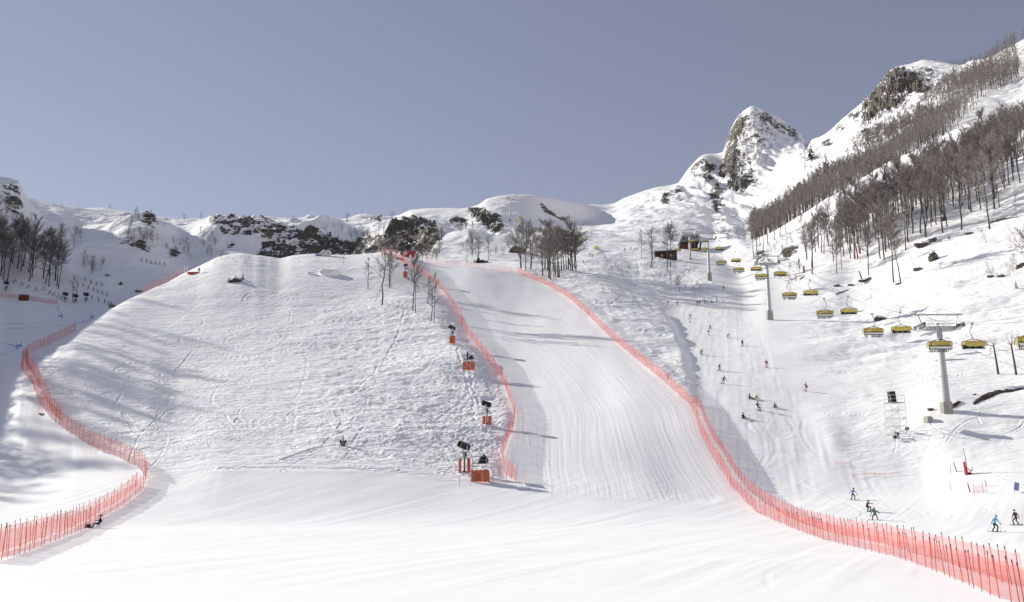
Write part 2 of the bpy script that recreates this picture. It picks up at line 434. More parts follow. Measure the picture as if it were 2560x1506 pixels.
# ---- relief: banks along the fences, hummocks, moguls, ski tracks, crags
def bank(path, height, width, fade, side=1):
    """raises the land on one side of a ground track, dying away with distance"""
    global GZ
    p = np.asarray(path)
    lo = p.min(0) - fade * 3; hi = p.max(0) + fade * 3
    sel = np.nonzero((GX > lo[0]) & (GX < hi[0]) & (GY > lo[1]) & (GY < hi[1]))
    X = GX[sel]; Y = GY[sel]
    best = np.full(len(X), 1e9); sd = np.zeros(len(X)); end = np.zeros(len(X)); along = np.zeros(len(X))
    q = p[::max(1, len(p) // 60)]
    if len(q) < 2 or not np.allclose(q[-1], p[-1]): q = np.vstack([q, p[-1]])
    for i in range(len(q) - 1):
        d = q[i + 1] - q[i]; L = np.hypot(*d)
        if L < 1e-6: continue
        t = ((X - q[i][0]) * d[0] + (Y - q[i][1]) * d[1]) / (L * L)
        tc = np.clip(t, 0, 1)
        dx = X - (q[i][0] + tc * d[0]); dy = Y - (q[i][1] + tc * d[1])
        dist = np.hypot(dx, dy)
        cr = (d[0] * (Y - q[i][1]) - d[1] * (X - q[i][0])) / L
        over = np.abs(t - tc) * L
        b = dist < best
        best[b] = dist[b]; sd[b] = np.sign(cr[b]) * dist[b]; end[b] = over[b]; along[b] = ((i + tc) / (len(q) - 1))[b]
    s = sd * side
    hgt = height(X, Y) if callable(height) else height
    GZ[sel] += hgt * smoothstep(-width * .2, width, s) * np.exp(-np.maximum(s, 0) / fade) * np.exp(-(end / (fade * .5)) ** 2) * smoothstep(0, .2, along) * smoothstep(1, .72, along)

CENTRE_TRACK = hitpath(FENCE_CENTRE[4:13])
bank(CENTRE_TRACK, 2.4, 8.0, 22, side=-1)
RUN_EDGE = hitpath([(1655, 768), (1690, 815), (1722, 880), (1738, 950), (1745, 1005), (1760, 1040)])
bank(RUN_EDGE, 1.0, 2.6, 12, side=-1)
BERM = hitpath([(470, 1182), (560, 1175), (800, 1176), (985, 1178)])
bank(BERM, 0.35, 1.6, 5, side=-1)

def stamp(xy, depth, wid, lip=0.4):
    """presses a track into the snow"""
    global GZ
    for x, y in xy:
        cf = np.interp(x / y, AC, np.arange(NC)); c = int(round(cf))
        if c < 4 or c > NC - 5: continue
        r = int(np.searchsorted(GY[:, c], y))
        if r < 4 or r > NR - 5: continue
        sy = abs(GY[r + 2, c] - GY[r - 2, c]) / 4 + 1e-6; sx = abs(GX[r, c + 2] - GX[r, c - 2]) / 4
        nx = int(min(6, math.ceil(wid * 2.2 / sx))); ny = int(min(6, math.ceil(wid * 2.2 / sy)))
        if r - ny < 0 or c - nx < 0: continue
        sl_ = (slice(r - ny, r + ny + 1), slice(c - nx, c + nx + 1))
        d2 = ((GX[sl_] - x) ** 2 + (GY[sl_] - y) ** 2) / (wid * wid)
        DEL[sl_] = np.minimum(DEL[sl_], -depth * np.exp(-d2))
        LIP[sl_] = np.maximum(LIP[sl_], lip * depth * np.exp(-(np.sqrt(d2) - 1.9) ** 2 * 2.2))

DEL = np.zeros_like(GZ); LIP = np.zeros_like(GZ)

# where the snow is loose and lumpy (1) or groomed (0)
def between(poly, k0, k1, r=6):
    return boxblur(inpoly(poly, k0, k1).astype(np.float32), r)
KNOLL_POLY = [(60, 900), (190, 815), (320, 735), (460, 675), (600, 620), (990, 620), (1040, 645), (1060, 690), (1110, 742), (1165, 845), (1230, 925), (1268, 1000), (1276, 1060), (1245, 1130), (1250, 1200), (1150, 1215), (990, 1182), (560, 1179), (470, 1190), (378, 1205), (345, 1165), (215, 1105), (120, 1035), (80, 960)]
MOGUL_POLY = [(1300, 675), (1420, 735), (1530, 840), (1670, 955), (1745, 1020), (1735, 930), (1700, 830), (1655, 770), (1690, 765), (1800, 770), (1850, 745), (1750, 690), (1700, 640), (1450, 620), (1290, 640)]
RUN_POLY = [(1660, 770), (1740, 765), (1850, 752), (1905, 840), (1990, 990), (2080, 1130), (2200, 1200), (2560, 1230), (2560, 1500), (2460, 1470), (2200, 1365), (2000, 1305), (1880, 1240), (1790, 1100), (1745, 1000), (1720, 880)]
m_knoll = between(KNOLL_POLY, 2.9, 6.2, 4)
m_mogul = between(MOGUL_POLY, 3.2, 8.6, 5)
m_run = between(RUN_POLY, 1.5, 6.6, 6)
piste_poly = FENCE_CENTRE[2:] + [(1292, 1230), (1780, 1260)] + FENCE_PISTE[:14][::-1] + [(1180, 660), (1040, 640)]
m_piste = between(piste_poly, 2.5, 6.6, 3)
m_apron = smoothstep(3.15, 2.6, GK)
m_far = smoothstep(6.3, 7.2, GK)
m_hill = smoothstep(1900, 2150, GU) * smoothstep(3.0, 3.6, GK) * (1 - m_run)
valley_poly = [(-80, 1130), (-80, 720), (130, 752), (280, 757), (190, 815), (60, 895), (85, 960), (130, 1050), (300, 1150), (340, 1180)]
m_valley = between(valley_poly, 2.6, 8.3, 5)
ROUGH = np.clip(m_knoll * (1 - m_piste) + m_mogul * .9 + m_hill * .55 + m_far * .7, 0, 1) * (1 - m_run) * (1 - m_piste) * (1 - m_valley)
ROUGH = ROUGH * (1 - m_apron)

X, Y = GX, GY
chop = smoothstep(640, 900, GU) * smoothstep(700, 800, GV)          # trampled half of the knoll
swell = fbm(X / 26, Y / 20, 2, 3)
lump = fbm(X / 7.5, Y / 5.0, 4, 21, .55)
GZ += m_knoll * (swell * .55 * (.5 + .5 * chop) + lump * (.10 + .11 * chop)) * smoothstep(3.0, 3.3, GK)
terr = fbm(X / 11 + lump * .3, (Y + X * .25) / 2.6, 3, 44, .6)
GZ += m_knoll * terr * (.06 + .05 * chop) * smoothstep(3.0, 3.2, GK)
GZ += m_mogul * (fbm(X / 16, Y / 11, 2, 61) * .55 + ridged(X / 6.5, Y / 4.6, 3, 63, .55) * .20)
GZ += m_hill * smoothstep(4.2, 5.2, GK) * (fbm(X / 22, Y / 14, 3, 71) * .8 + fbm(X / 5, Y / 4, 3, 75, .6) * .22)
GZ += m_hill * smoothstep(5.2, 4.2, GK) * (fbm(X / 18, Y / 14, 3, 72) * .35 + fbm(X / 3.5, Y / 2.5, 3, 76, .6) * .06)
GZ += m_far * (1 - m_valley) * (fbm(X / 60, Y / 50, 3, 81) * 2.2 + fbm(X / 14, Y / 12, 4, 85, .55) * .55) * smoothstep(6.4, 7.6, GK) * (1 - .8 * smoothstep(12.2, 13, GK)) * np.clip((GY - 330) / 200, 0.15, 1.6)
# the whole rest is nearly even, with the faint waves a groomer leaves
GZ += (1 - ROUGH) * fbm(X / 30, Y / 16, 2, 91) * .10 * smoothstep(.8, 1.5, GK) * smoothstep(7, 6, GK)
GZ += (1 - ROUGH) * m_piste * (fbm(X / 9, Y / 30, 2, 95) * .12)
# groomer lanes: low ridges between passes, running with the piste
CU = np.interp(GV, [648, 669, 699, 718, 756, 833, 907, 979, 1044, 1205, 1300], [992, 1029, 1073, 1099, 1126, 1165, 1224, 1267, 1287, 1275, 1250])
PU = np.interp(GV, [681, 711, 742, 782, 843, 894, 960, 1018, 1082, 1168, 1250, 1300], [1292, 1361, 1417, 1463, 1524, 1585, 1666, 1727, 1750, 1798, 1859, 1930])
FR = (GU - CU) / np.maximum(PU - CU, 40)
lane = FR * 11 + .25 * fbm(Y / 40, FR * 3, 2, 211)
saw = np.abs((lane % 1.0) - .5) * 2
GZ += m_piste * (smoothstep(.86, 1.0, saw) * .02 + (vnoise(lane * 9.0, Y / 14, 213) * .012 + vnoise(lane * 23.0, Y / 9, 217) * .012)) * smoothstep(6.4, 6.0, GK)
flat_ = (1 - ROUGH) * smoothstep(.9, 1.3, GK) * smoothstep(3.4, 2.9, GK)
dx_ = X - .32 * Y - .0016 * Y * Y
GZ += flat_ * (vnoise(dx_ / .55, (Y + .3 * X) / 16, 221) * .010 + vnoise(dx_ / 1.5, (Y + .3 * X) / 26, 223) * .022 + fbm(X / 4.0, Y / 3.0, 3, 227) * .018)
m_runz = m_run * smoothstep(2.9, 3.4, GK)
GZ += m_runz * (vnoise((X - .25 * Y) / .7, Y / 12, 231) * .03 + fbm(X / 3.2, Y / 3.0, 3, 233) * .05)
GZ += m_valley * (vnoise((X + .5 * Y) / .8, (Y - .5 * X) / 16, 241) * .03)
# gullies and spines of the mountain side
spine = ridged((X + .25 * Y) / 46, (Y - .2 * X) / 150, 4, 101, .55)
GZ += smoothstep(10.9, 11.8, GK) * smoothstep(13.0, 12.3, GK) * smoothstep(1500, 1750, GU) * (spine - .75) * 6.5
GZ += smoothstep(8.6, 9.5, GK) * smoothstep(12.6, 11, GK) * smoothstep(1450, 900, GU) * ridged(X / 38, Y / 60, 3, 111, .5) * 2.2

# crags: outline, lines between which they lie, how much rock shows, how deeply broken, label
CRAGS = [
 ([(1815, 375), (1838, 315), (1886, 270), (1935, 292), (1945, 340), (1905, 400), (1880, 450), (1830, 470), (1800, 450)], 12.0, 13.1, .30, 4.0, "lightly speckled upper face of the pointed peak"),
 ([(2150, 290), (2190, 225), (2240, 170), (2330, 165), (2330, 215), (2280, 250), (2230, 300), (2170, 345)], 12.0, 13.1, .30, 4.0, "lightly speckled flank round the big ridge crag"),
 ([(515, 560), (560, 548), (640, 548), (700, 556), (745, 566), (760, 590), (700, 600), (640, 590), (560, 585)], 8.6, 10.6, .40, 3.0, "snow dusted rock ledge band high above the knoll"),
 ([(645, 640), (655, 605), (700, 595), (745, 600), (745, 650), (700, 668), (660, 662)], 7.6, 10.4, .74, 4.0, "dark rock face low in the cliff right behind the knoll notch"),
 ([(742, 590), (775, 566), (830, 575), (866, 590), (862, 634), (800, 640), (745, 640)], 7.6, 10.4, .66, 4.0, "broken grey cliff with snow patches above the white tent"),
 ([(862, 580), (900, 586), (950, 580), (965, 640), (920, 645), (865, 640)], 7.6, 10.6, .56, 3.5, "shadowed brushy cliff between the tent and the dark dome"),
 ([(955, 640), (962, 590), (985, 556), (1050, 548), (1090, 560), (1098, 600), (1070, 640), (1010, 645)], 7.6, 10.5, .72, 5.0, "dark rock dome behind the red arch"),
 ([(1168, 522), (1200, 518), (1245, 548), (1264, 578), (1236, 580), (1200, 560)], 11.0, 12.9, .80, 5.0, "dark slanting crag over the rounded snow hump"),
 ([(1112, 546), (1140, 536), (1172, 545), (1170, 566), (1130, 568)], 10.8, 12.9, .52, 4.0, "small broken crag beside the slanting crag"),
 ([(918, 548), (940, 542), (954, 552), (950, 562), (925, 562)], 10.5, 12.9, .6, 3.5, "little rock knob under the skyline bush"),
 ([(352, 540), (372, 534), (388, 545), (396, 568), (378, 570), (360, 556)], 8.6, 10.5, .80, 3.0, "dark rock cap on the pointed valley knob"),
 ([(300, 618), (318, 598), (350, 606), (384, 640), (370, 646), (342, 630), (318, 622)], 8.2, 10.0, .72, 3.0, "dark ledge under the leafless bushes of the valley knob"),
 ([(422, 636), (448, 636), (450, 652), (428, 656)], 8.0, 10.2, .8, 2.0, "black rock spot on the shaded valley slope"),
 ([(556, 604), (592, 606), (592, 618), (568, 616)], 8.0, 10.2, .6, 2.0, "small rock nick above the mound"),
 ([(6, 470), (44, 462), (56, 500), (54, 545), (30, 530), (10, 510)], 9.2, 10.6, .62, 3.0, "rocky rib at the top of the dark valley wood"),
 ([(1345, 508), (1356, 510), (1372, 522), (1392, 536), (1418, 540), (1416, 548), (1385, 545), (1360, 530)], 11.0, 12.9, .78, 3.0, "thin dark rock streak in the shaded bowl"),
 ([(1852, 282), (1872, 296), (1850, 330), (1838, 372), (1848, 425), (1874, 470), (1850, 498), (1824, 474), (1794, 450), (1810, 384), (1816, 346), (1834, 312)], 12.0, 13.1, .66, 9.0, "grey cliff flank of the pointed peak"),
 ([(1876, 272), (1915, 280), (1990, 325), (2005, 350), (1960, 335), (1900, 300)], 12.3, 13.1, .44, 6.0, "speckled rock edge along the far shoulder of the pointed peak"),
 ([(1868, 442), (1886, 446), (1900, 468), (1884, 478), (1868, 466)], 11.6, 12.9, .7, 5.0, "dark rock at the foot of the pointed peak"),
 ([(1770, 488), (1792, 466), (1812, 476), (1800, 505), (1796, 535), (1786, 530), (1778, 512)], 11.4, 12.9, .7, 5.0, "lowest rock rib under the pointed peak"),
 ([(1756, 440), (1762, 410), (1790, 412), (1788, 450), (1770, 470), (1756, 466)], 12.1, 13.1, .62, 6.0, "rock buttress next to the pointed peak"),
 ([(1722, 425), (1750, 392), (1764, 396), (1750, 425), (1732, 440), (1740, 462), (1730, 465)], 12.2, 13.1, .5, 6.0, "spotted rock edge on the lower skyline step"),
 ([(1650, 515), (1658, 490), (1676, 495), (1672, 512)], 11.8, 12.9, .66, 4.0, "small rock tooth on the white bowl flank"),
 ([(1684, 500), (1690, 466), (1706, 470), (1704, 490)], 12.0, 13.0, .6, 4.0, "twin rock tooth under the skyline step"),
 ([(2205, 196), (2226, 178), (2262, 176), (2310, 200), (2316, 216), (2275, 240), (2255, 262), (2222, 280), (2196, 312), (2168, 318), (2152, 300), (2156, 262), (2184, 240)], 12.0, 13.1, .64, 9.0, "big grey crag of the high ridge above the upper wood"),
 ([(2056, 366), (2064, 350), (2086, 356), (2084, 374), (2064, 376)], 11.9, 13.1, .72, 4.0, "dark boulder outcrop low on the high ridge"),
 ([(2088, 330), (2094, 308), (2120, 318), (2112, 334)], 12.1, 13.1, .6, 4.0, "rock step halfway up the high ridge"),
 ([(2116, 300), (2124, 284), (2155, 280), (2152, 304), (2130, 300)], 12.1, 13.1, .5, 5.0, "rock step under the big ridge crag"),
 ([(2144, 336), (2156, 312), (2182, 322), (2170, 345)], 11.9, 13.0, .66, 5.0, "crag between the ridge and the upper wood"),
 ([(2295, 172), (2330, 166), (2345, 178), (2320, 190)], 12.3, 13.1, .34, 4.0, "few rocks on the flat ridge top"),
 ([(1952, 642), (1962, 622), (1985, 610), (1994, 622), (1984, 640), (1966, 656)], 7.6, 9.9, .85, 2.0, "black rock hollow under the shoulder of the wood"),
 ([(1884, 640), (1900, 620), (1925, 640), (1920, 668), (1895, 664)], 7.0, 9.6, .45, 1.5, "brushy rock bank beside the second lift tower"),
 ([(1990, 520), (2010, 505), (2050, 495), (2040, 512)], 11.0, 12.2, .5, 2.0, "dark rock lip at the lower end of the upper wood"),
]
def main_piece(mask):
    """the largest connected piece of a mask"""
    idx = np.argwhere(mask)
    if not len(idx): return mask
    left = set(map(tuple, idx.tolist())); best = []
    while left:
        st = [left.pop()]; comp = []
        while st:
            q = st.pop(); comp.append(q)
            for d in ((1, 0), (-1, 0), (0, 1), (0, -1)):
                w = (q[0] + d[0], q[1] + d[1])
                if w in left: left.remove(w); st.append(w)
        if len(comp) > len(best): best = comp
    out = np.zeros_like(mask); b = np.array(best); out[b[:, 0], b[:, 1]] = True
    return out
ROCK = np.full(GZ.shape, -1, np.float32)
CRAG_ID = np.full(GZ.shape, -1, np.int16)
rn = fbm(X / 9 + 2 * fbm(X / 20, GZ / 14, 2, 5), (GZ * 1.1 + Y * .4) / 5.0, 4, 131, .62)
rn2 = ridged(X / 16, (GZ + .5 * Y) / 11, 4, 137, .6)
for i, (poly, k0, k1, dens, amp, lab) in enumerate(CRAGS):
    m = boxblur(inpoly(poly, k0, k1).astype(np.float32), 2)
    CRAG_ID[main_piece(m > .30)] = i
    ROCK = np.maximum(ROCK, np.where(m > .02, (m - 1) + (dens - .5) * 1.2 + .5 * rn, -1))
    fade_top = 1 - .75 * smoothstep(12.5, 13.0, GK)
    GZ += smoothstep(.1, .8, m) * (rn2 * amp * .55 + rn * amp * .30 - amp * .3) * fade_top
# ---- ski tracks and footprints pressed into the snow
def wander(x, y, head, turn, n, step=.22, wob=.02):
    out = []
    cur = turn
    for i in range(n):
        out.append((x, y))
        head += cur * step
        cur += rnd.gauss(0, wob) * step
        cur = max(-.35, min(.35, cur))
        x += math.cos(head) * step; y += math.sin(head) * step
    return out
def in_poly_pt(p, poly):
    c = False; j = len(poly) - 1
    for i in range(len(poly)):
        if (poly[i][1] > p[1]) != (poly[j][1] > p[1]) and p[0] < (poly[j][0] - poly[i][0]) * (p[1] - poly[i][1]) / (poly[j][1] - poly[i][1]) + poly[i][0]:
            c = not c
        j = i
    return c
def track_in(poly, u, v, head, turn, n, depth, wid, gap=0.0, step=.22, wob=.02):
    w = hit(u, v)
    if w is None: return
    keep = []
    for (x, y) in wander(w.x, w.y, head, turn, n, step, wob):
        if y < 45: break
        uu, vv = project(x, y, ground(x, y))
        if not in_poly_pt((uu, vv), poly): break
        keep.append((x, y))
    stamp(keep, depth, wid)
    if gap and len(keep) > 3:
        k = np.array(keep); d = np.gradient(k, axis=0); d /= np.hypot(d[:, 0], d[:, 1])[:, None] + 1e-9
        stamp(k + np.stack([-d[:, 1], d[:, 0]], 1) * gap, depth * .9, wid)
for i in range(210):                                    # traverses over the lower knoll
    u = rnd.uniform(180, 1240); v = rnd.uniform(760, 1165)
    if v < 900 and rnd.random() < .5: continue
    h = rnd.choice((0, math.pi)) + rnd.gauss(0, .35)
    track_in(KNOLL_POLY, u, v, h, rnd.gauss(0, .015), rnd.randint(60, 260), rnd.uniform(.07, .15), rnd.uniform(.16, .24), rnd.choice((0, .45)), wob=.03)
for i in range(46):                                     # turns straight down the knoll
    u = rnd.uniform(300, 1220); v = rnd.uniform(700, 1080)
    track_in(KNOLL_POLY, u, v, -math.pi / 2 + rnd.gauss(0, .6), rnd.gauss(0, .06), rnd.randint(60, 200), rnd.uniform(.09, .18), rnd.uniform(.16, .24), rnd.choice((0, .45)), wob=.07)
for pts, dp in (([(1012, 778), (1003, 812), (990, 850), (972, 890), (930, 940), (880, 985)], .13), ([(1175, 930), (1183, 975), (1196, 1010)], .2), ([(1140, 870), (1160, 930), (1180, 1000), (1190, 1050)], .2),
                ([(545, 1173), (640, 1170), (760, 1172), (880, 1173), (985, 1174)], .42), ([(700, 1150), (790, 1120), (850, 1114), (900, 1112)], .30), ([(560, 765), (640, 748), (720, 722)], .10), ([(760, 860), (770, 930), (740, 1000), (735, 1100)], .09), ([(480, 880), (440, 930)], .14), ([(330, 940), (290, 1010)], .14), ([(640, 820), (560, 860), (480, 872)], .12)):
    p = hitpath(pts, .25)
    q = p + np.stack([np.interp(np.arange(len(p)), np.arange(0, len(p) + 8, 8), rng.normal(0, .25, len(range(0, len(p) + 8, 8)))), np.zeros(len(p))], 1)
    stamp(q, dp, .28)
for i in range(900):                                    # trodden snow round the snow guns
    u = rnd.gauss(1180, 45); v = rnd.uniform(880, 1190)
    if u > 1265 - abs(v - 1000) * .12: continue
    w = hit(u, v)
    if w: stamp([(w.x, w.y)], rnd.uniform(.10, .24), rnd.uniform(.16, .28))
for i in range(9):                                      # faint carved turns on the run-out
    u = rnd.uniform(400, 2000); v = rnd.uniform(1230, 1490)
    track_in([(330, 1240), (2000, 1240), (2560, 1506), (100, 1506)], u, v, rnd.uniform(0, 6.28), rnd.gauss(0, .03), rnd.randint(100, 400), rnd.uniform(.010, .02), .30, 0, step=.1, wob=.012)
for i in range(40):                                     # turns on the open run beyond the net
    u = rnd.uniform(1700, 2300); v = rnd.uniform(800, 1300)
    track_in(RUN_POLY, u, v, -math.pi / 2 + rnd.gauss(0, .5), rnd.gauss(0, .08), rnd.randint(40, 160), rnd.uniform(.03, .06), .18, .3, wob=.1)
for i in range(26):                                     # long lines down the race piste
    u = rnd.uniform(1150, 1650); v = rnd.uniform(700, 1150)
    track_in(piste_poly, u, v, -math.pi / 2 + rnd.gauss(.12, .14), rnd.gauss(0, .006), rnd.randint(120, 420), rnd.uniform(.012, .03), .18, rnd.choice((0, .45)), wob=.006)
for i in range(60):                                     # moguls and off piste lines
    u = rnd.uniform(1400, 1740); v = rnd.uniform(690, 980)
    track_in(MOGUL_POLY, u, v, -math.pi / 2 + rnd.gauss(0, .7), rnd.gauss(0, .05), rnd.randint(40, 160), rnd.uniform(.10, .22), .24, .5, wob=.1)
for i in range(30):                                     # animal and ski tracks over the open hill
    u = rnd.uniform(1950, 2540); v = rnd.uniform(720, 1180)
    track_in([(1900, 720), (2560, 640), (2560, 1220), (2150, 1200)], u, v, rnd.uniform(0, 6.28), rnd.gauss(0, .05), rnd.randint(40, 200), rnd.uniform(.05, .12), .16, 0, wob=.06)
GZ += DEL + LIP
# small hummocks that no one has walked on
GZ += ROUGH * m_knoll * (fbm(X / 1.5, Y / 1.0, 3, 151, .6) * (.026 + .045 * chop) + ridged(X / 3.4, Y / 2.0, 3, 155, .55) * .05 * chop) * smoothstep(3.0, 3.2, GK)
GZ += m_mogul * fbm(X / 1.6, Y / 1.2, 2, 157) * .05

# ------------------------------------------------------------------ materials
def nodes_of(m):
    m.use_nodes = True
    t = m.node_tree
    return t, t.nodes["Principled BSDF"]

def plain(name, col, rough=.6, metal=0.0, var=.12, scale=6.0, spec=.3):
    """a colour with a little grain"""
    m = bpy.data.materials.new(name)
    t, b = nodes_of(m)
    b.inputs['Roughness'].default_value = rough
    b.inputs['Metallic'].default_value = metal
    b.inputs['Specular IOR Level'].default_value = spec
    tc = t.nodes.new("ShaderNodeTexCoord")
    n = t.nodes.new("ShaderNodeTexNoise"); n.inputs['Scale'].default_value = scale; n.inputs['Detail'].default_value = 4
    t.links.new(tc.outputs['Object'], n.inputs['Vector'])
    r = t.nodes.new("ShaderNodeMapRange"); r.inputs[1].default_value = .25; r.inputs[2].default_value = .75
    r.inputs[3].default_value = 1 - var; r.inputs[4].default_value = 1 + var
    t.links.new(n.outputs['Fac'], r.inputs[0])
    mx = t.nodes.new("ShaderNodeMix"); mx.data_type = 'RGBA'; mx.blend_type = 'MULTIPLY'; mx.inputs['Factor'].default_value = 1
    mx.inputs[6].default_value = (*col, 1)
    t.links.new(r.outputs[0], mx.inputs[7])
    t.links.new(mx.outputs[2], b.inputs['Base Color'])
    return m

def snow_material(name, with_rock=True, cap=False):
    m = bpy.data.materials.new(name)
    t, b = nodes_of(m)
    N = t.nodes.new; Lk = t.links.new
    def math_(op, a, bb=None, c=None, clamp=False):
        n = N("ShaderNodeMath"); n.operation = op; n.use_clamp = clamp
        for i, q in enumerate((a, bb, c)):
            if q is None: continue
            if isinstance(q, (int, float)): n.inputs[i].default_value = q
            else: Lk(q, n.inputs[i])
        return n.outputs[0]
    tc = N("ShaderNodeTexCoord"); P_ = tc.outputs['Object']
    def noise(scale, det=3, rough=.55, vec=P_):
        n = N("ShaderNodeTexNoise"); n.inputs['Scale'].default_value = scale; n.inputs['Detail'].default_value = det; n.inputs['Roughness'].default_value = rough
        Lk(vec, n.inputs['Vector']); return n.outputs['Fac']
    mp = N("ShaderNodeMapping"); mp.inputs['Scale'].default_value = (.35, 1.0, 1.0); Lk(P_, mp.inputs['Vector'])
    geo = N("ShaderNodeNewGeometry")
    if with_rock:
        at = N("ShaderNodeAttribute"); at.attribute_name = 'rock'
        ml = N("ShaderNodeMapping"); ml.inputs['Scale'].default_value = (.32, .32, 1.1); ml.inputs['Rotation'].default_value = (.25, .2, 0); Lk(P_, ml.inputs['Vector'])
        rock = math_('ADD', at.outputs['Fac'], math_('MULTIPLY', math_('SUBTRACT', noise(.40, 5, .70), .5), 2.1))
        rock = math_('ADD', rock, math_('MULTIPLY', math_('SUBTRACT', noise(.75, 5, .7, ml.outputs[0]), .5), 2.6))
        rf = N("ShaderNodeMapRange"); rf.inputs[1].default_value = -.03; rf.inputs[2].default_value = .05; Lk(rock, rf.inputs[0])
        rock_f = rf.outputs[0]
        ar = N("ShaderNodeAttribute"); ar.attribute_name = 'rough'
        rough_a = ar.outputs['Fac']
    else:
        sx = N("ShaderNodeSeparateXYZ"); Lk(geo.outputs['Normal'], sx.inputs[0])
        k = math_('ADD', sx.outputs['Z'], math_('MULTIPLY', math_('SUBTRACT', noise(2.2, 4), .5), .5))
        rf = N("ShaderNodeMapRange"); rf.inputs[1].default_value = .42; rf.inputs[2].default_value = .50; rf.inputs[3].default_value = 1; rf.inputs[4].default_value = 0
        Lk(k, rf.inputs[0]); rock_f = rf.outputs[0]; rough_a = 0.5
    # colours: clean snow, faintly older snow in patches, grey-brown rock
    sc = N("ShaderNodeMix"); sc.data_type = 'RGBA'
    sc.inputs[6].default_value = (.94, .935, .94, 1); sc.inputs[7].default_value = (.89, .885, .895, 1)
    Lk(noise(.12, 4), sc.inputs['Factor'])
    rc = N("ShaderNodeValToRGB")
    rc.color_ramp.elements[0].color = (.052, .048, .045, 1); rc.color_ramp.elements[1].color = (.29, .26, .225, 1)
    rc.color_ramp.elements[0].position = .30; rc.color_ramp.elements[1].position = .72
    Lk(noise(.55, 6, .68), rc.inputs['Fac'])
    mx = N("ShaderNodeMix"); mx.data_type = 'RGBA'
    Lk(rock_f, mx.inputs['Factor']); Lk(sc.outputs[2], mx.inputs[6]); Lk(rc.outputs['Color'], mx.inputs[7])
    Lk(mx.outputs[2], b.inputs['Base Color'])
    b.inputs['Roughness'].default_value = .72
    b.inputs['Specular IOR Level'].default_value = .18
    # relief: grains and wind crust; deeper where the snow is loose, craggy on rock
    fine = noise(2.6, 4, .6, mp.outputs[0]); coarse = noise(.75, 3, .55, mp.outputs[0])
    h = math_('ADD', math_('MULTIPLY', fine, .5), math_('MULTIPLY', coarse, 1.2))
    amt = math_('ADD', math_('MULTIPLY', rough_a, .30), .022)
    h = math_('MULTIPLY', h, amt)
    rk = math_('MULTIPLY', math_('MULTIPLY', noise(.9, 6, .7), 2.6), rock_f)
    h = math_('ADD', h, rk)
    bp = N("ShaderNodeBump"); bp.inputs['Strength'].default_value = 1.0; bp.inputs['Distance'].default_value = 1.0
    Lk(h, bp.inputs['Height']); Lk(bp.outputs[0], b.inputs['Normal'])
    return m

M_SNOW = snow_material("snow")
M_CAP = snow_material("snow_capped_rock", with_rock=False)
M_SNOWPLAIN = plain("packed_snow", (.93, .925, .93), .7, var=.03, scale=1.5, spec=.15)
M_BARK = plain("bark", (.085, .070, .062), .85, var=.35, scale=9)
M_TWIG = plain("twigs", (.27, .238, .222), .85, var=.25, scale=3)
M_NEEDLE = plain("needles", (.045, .055, .035), .8, var=.3, scale=5)
M_CONC = plain("concrete", (.34, .32, .29), .85, var=.2, scale=1.5)
M_STEEL = plain("galvanised_steel", (.55, .55, .56), .42, .6, var=.08, scale=1.2)
M_PYLON = plain("pale_grey_paint", (.52, .51, .52), .5, .1, var=.06, scale=.8)
M_DARK = plain("black_plastic", (.018, .018, .02), .5, var=.2)
M_GREY = plain("grey_metal", (.16, .16, .17), .45, .3, var=.15)
M_WHITE = plain("white_paint", (.78, .78, .78), .45, var=.05)
M_ORANGE = plain("orange_padding", (.52, .13, .065), .65, var=.16, scale=1.4)
M_RED = plain("red_fabric", (.50, .055, .05), .65, var=.15, scale=2)
M_POST = plain("fence_post", (.46, .10, .085), .6, var=.25, scale=3)
M_POSTTOP = plain("fence_post_cap", (.14, .05, .045), .6)
M_BLUE = plain("blue_dye", (.34, .42, .72), .8, var=.2, scale=2)
M_BLUEPAD = plain("blue_panel", (.22, .25, .48), .7, var=.12)
M_WOODDARK = plain("dark_brown_boards", (.055, .030, .022), .8, var=.3, scale=2.5)
M_WOOD = plain("brown_boards", (.18, .085, .045), .75, var=.25, scale=2)
M_SHELL = plain("grey_shell", (.20, .20, .22), .4, .2, var=.12, scale=.8)
M_GLASS = plain("window_glass", (.05, .055, .06), .15, var=.1, spec=.6)
M_EARTH = plain("bare_earth", (.075, .055, .042), .95, var=.45, scale=1.3)
M_TENT = plain("tent_cloth", (.80, .79, .78), .7, var=.05)
M_ROPE = plain("steel_rope", (.30, .30, .31), .5, .4, var=.05)

def net_material(name, col, cover):
    m = bpy.data.materials.new(name)
    t, b = nodes_of(m)
    b.inputs['Base Color'].default_value = (*col, 1)
    b.inputs['Roughness'].default_value = .75
    tr = t.nodes.new("ShaderNodeBsdfTransparent"); tl = t.nodes.new("ShaderNodeBsdfTranslucent"); tl.inputs[0].default_value = (*col, 1)
    m1 = t.nodes.new("ShaderNodeMixShader"); m1.inputs[0].default_value = .35
    m2 = t.nodes.new("ShaderNodeMixShader")
    tc = t.nodes.new("ShaderNodeTexCoord"); n = t.nodes.new("ShaderNodeTexNoise"); n.inputs['Scale'].default_value = .9; n.inputs['Detail'].default_value = 3
    t.links.new(tc.outputs['Object'], n.inputs['Vector'])
    r = t.nodes.new("ShaderNodeMapRange"); r.inputs[1].default_value = .3; r.inputs[2].default_value = .7; r.inputs[3].default_value = cover - .10; r.inputs[4].default_value = cover + .10
    t.links.new(n.outputs['Fac'], r.inputs[0])
    t.links.new(b.outputs[0], m1.inputs[1]); t.links.new(tl.outputs[0], m1.inputs[2])
    t.links.new(r.outputs[0], m2.inputs[0]); t.links.new(tr.outputs[0], m2.inputs[1]); t.links.new(m1.outputs[0], m2.inputs[2])
    t.links.new(m2.outputs[0], t.nodes["Material Output"].inputs['Surface'])
    return m
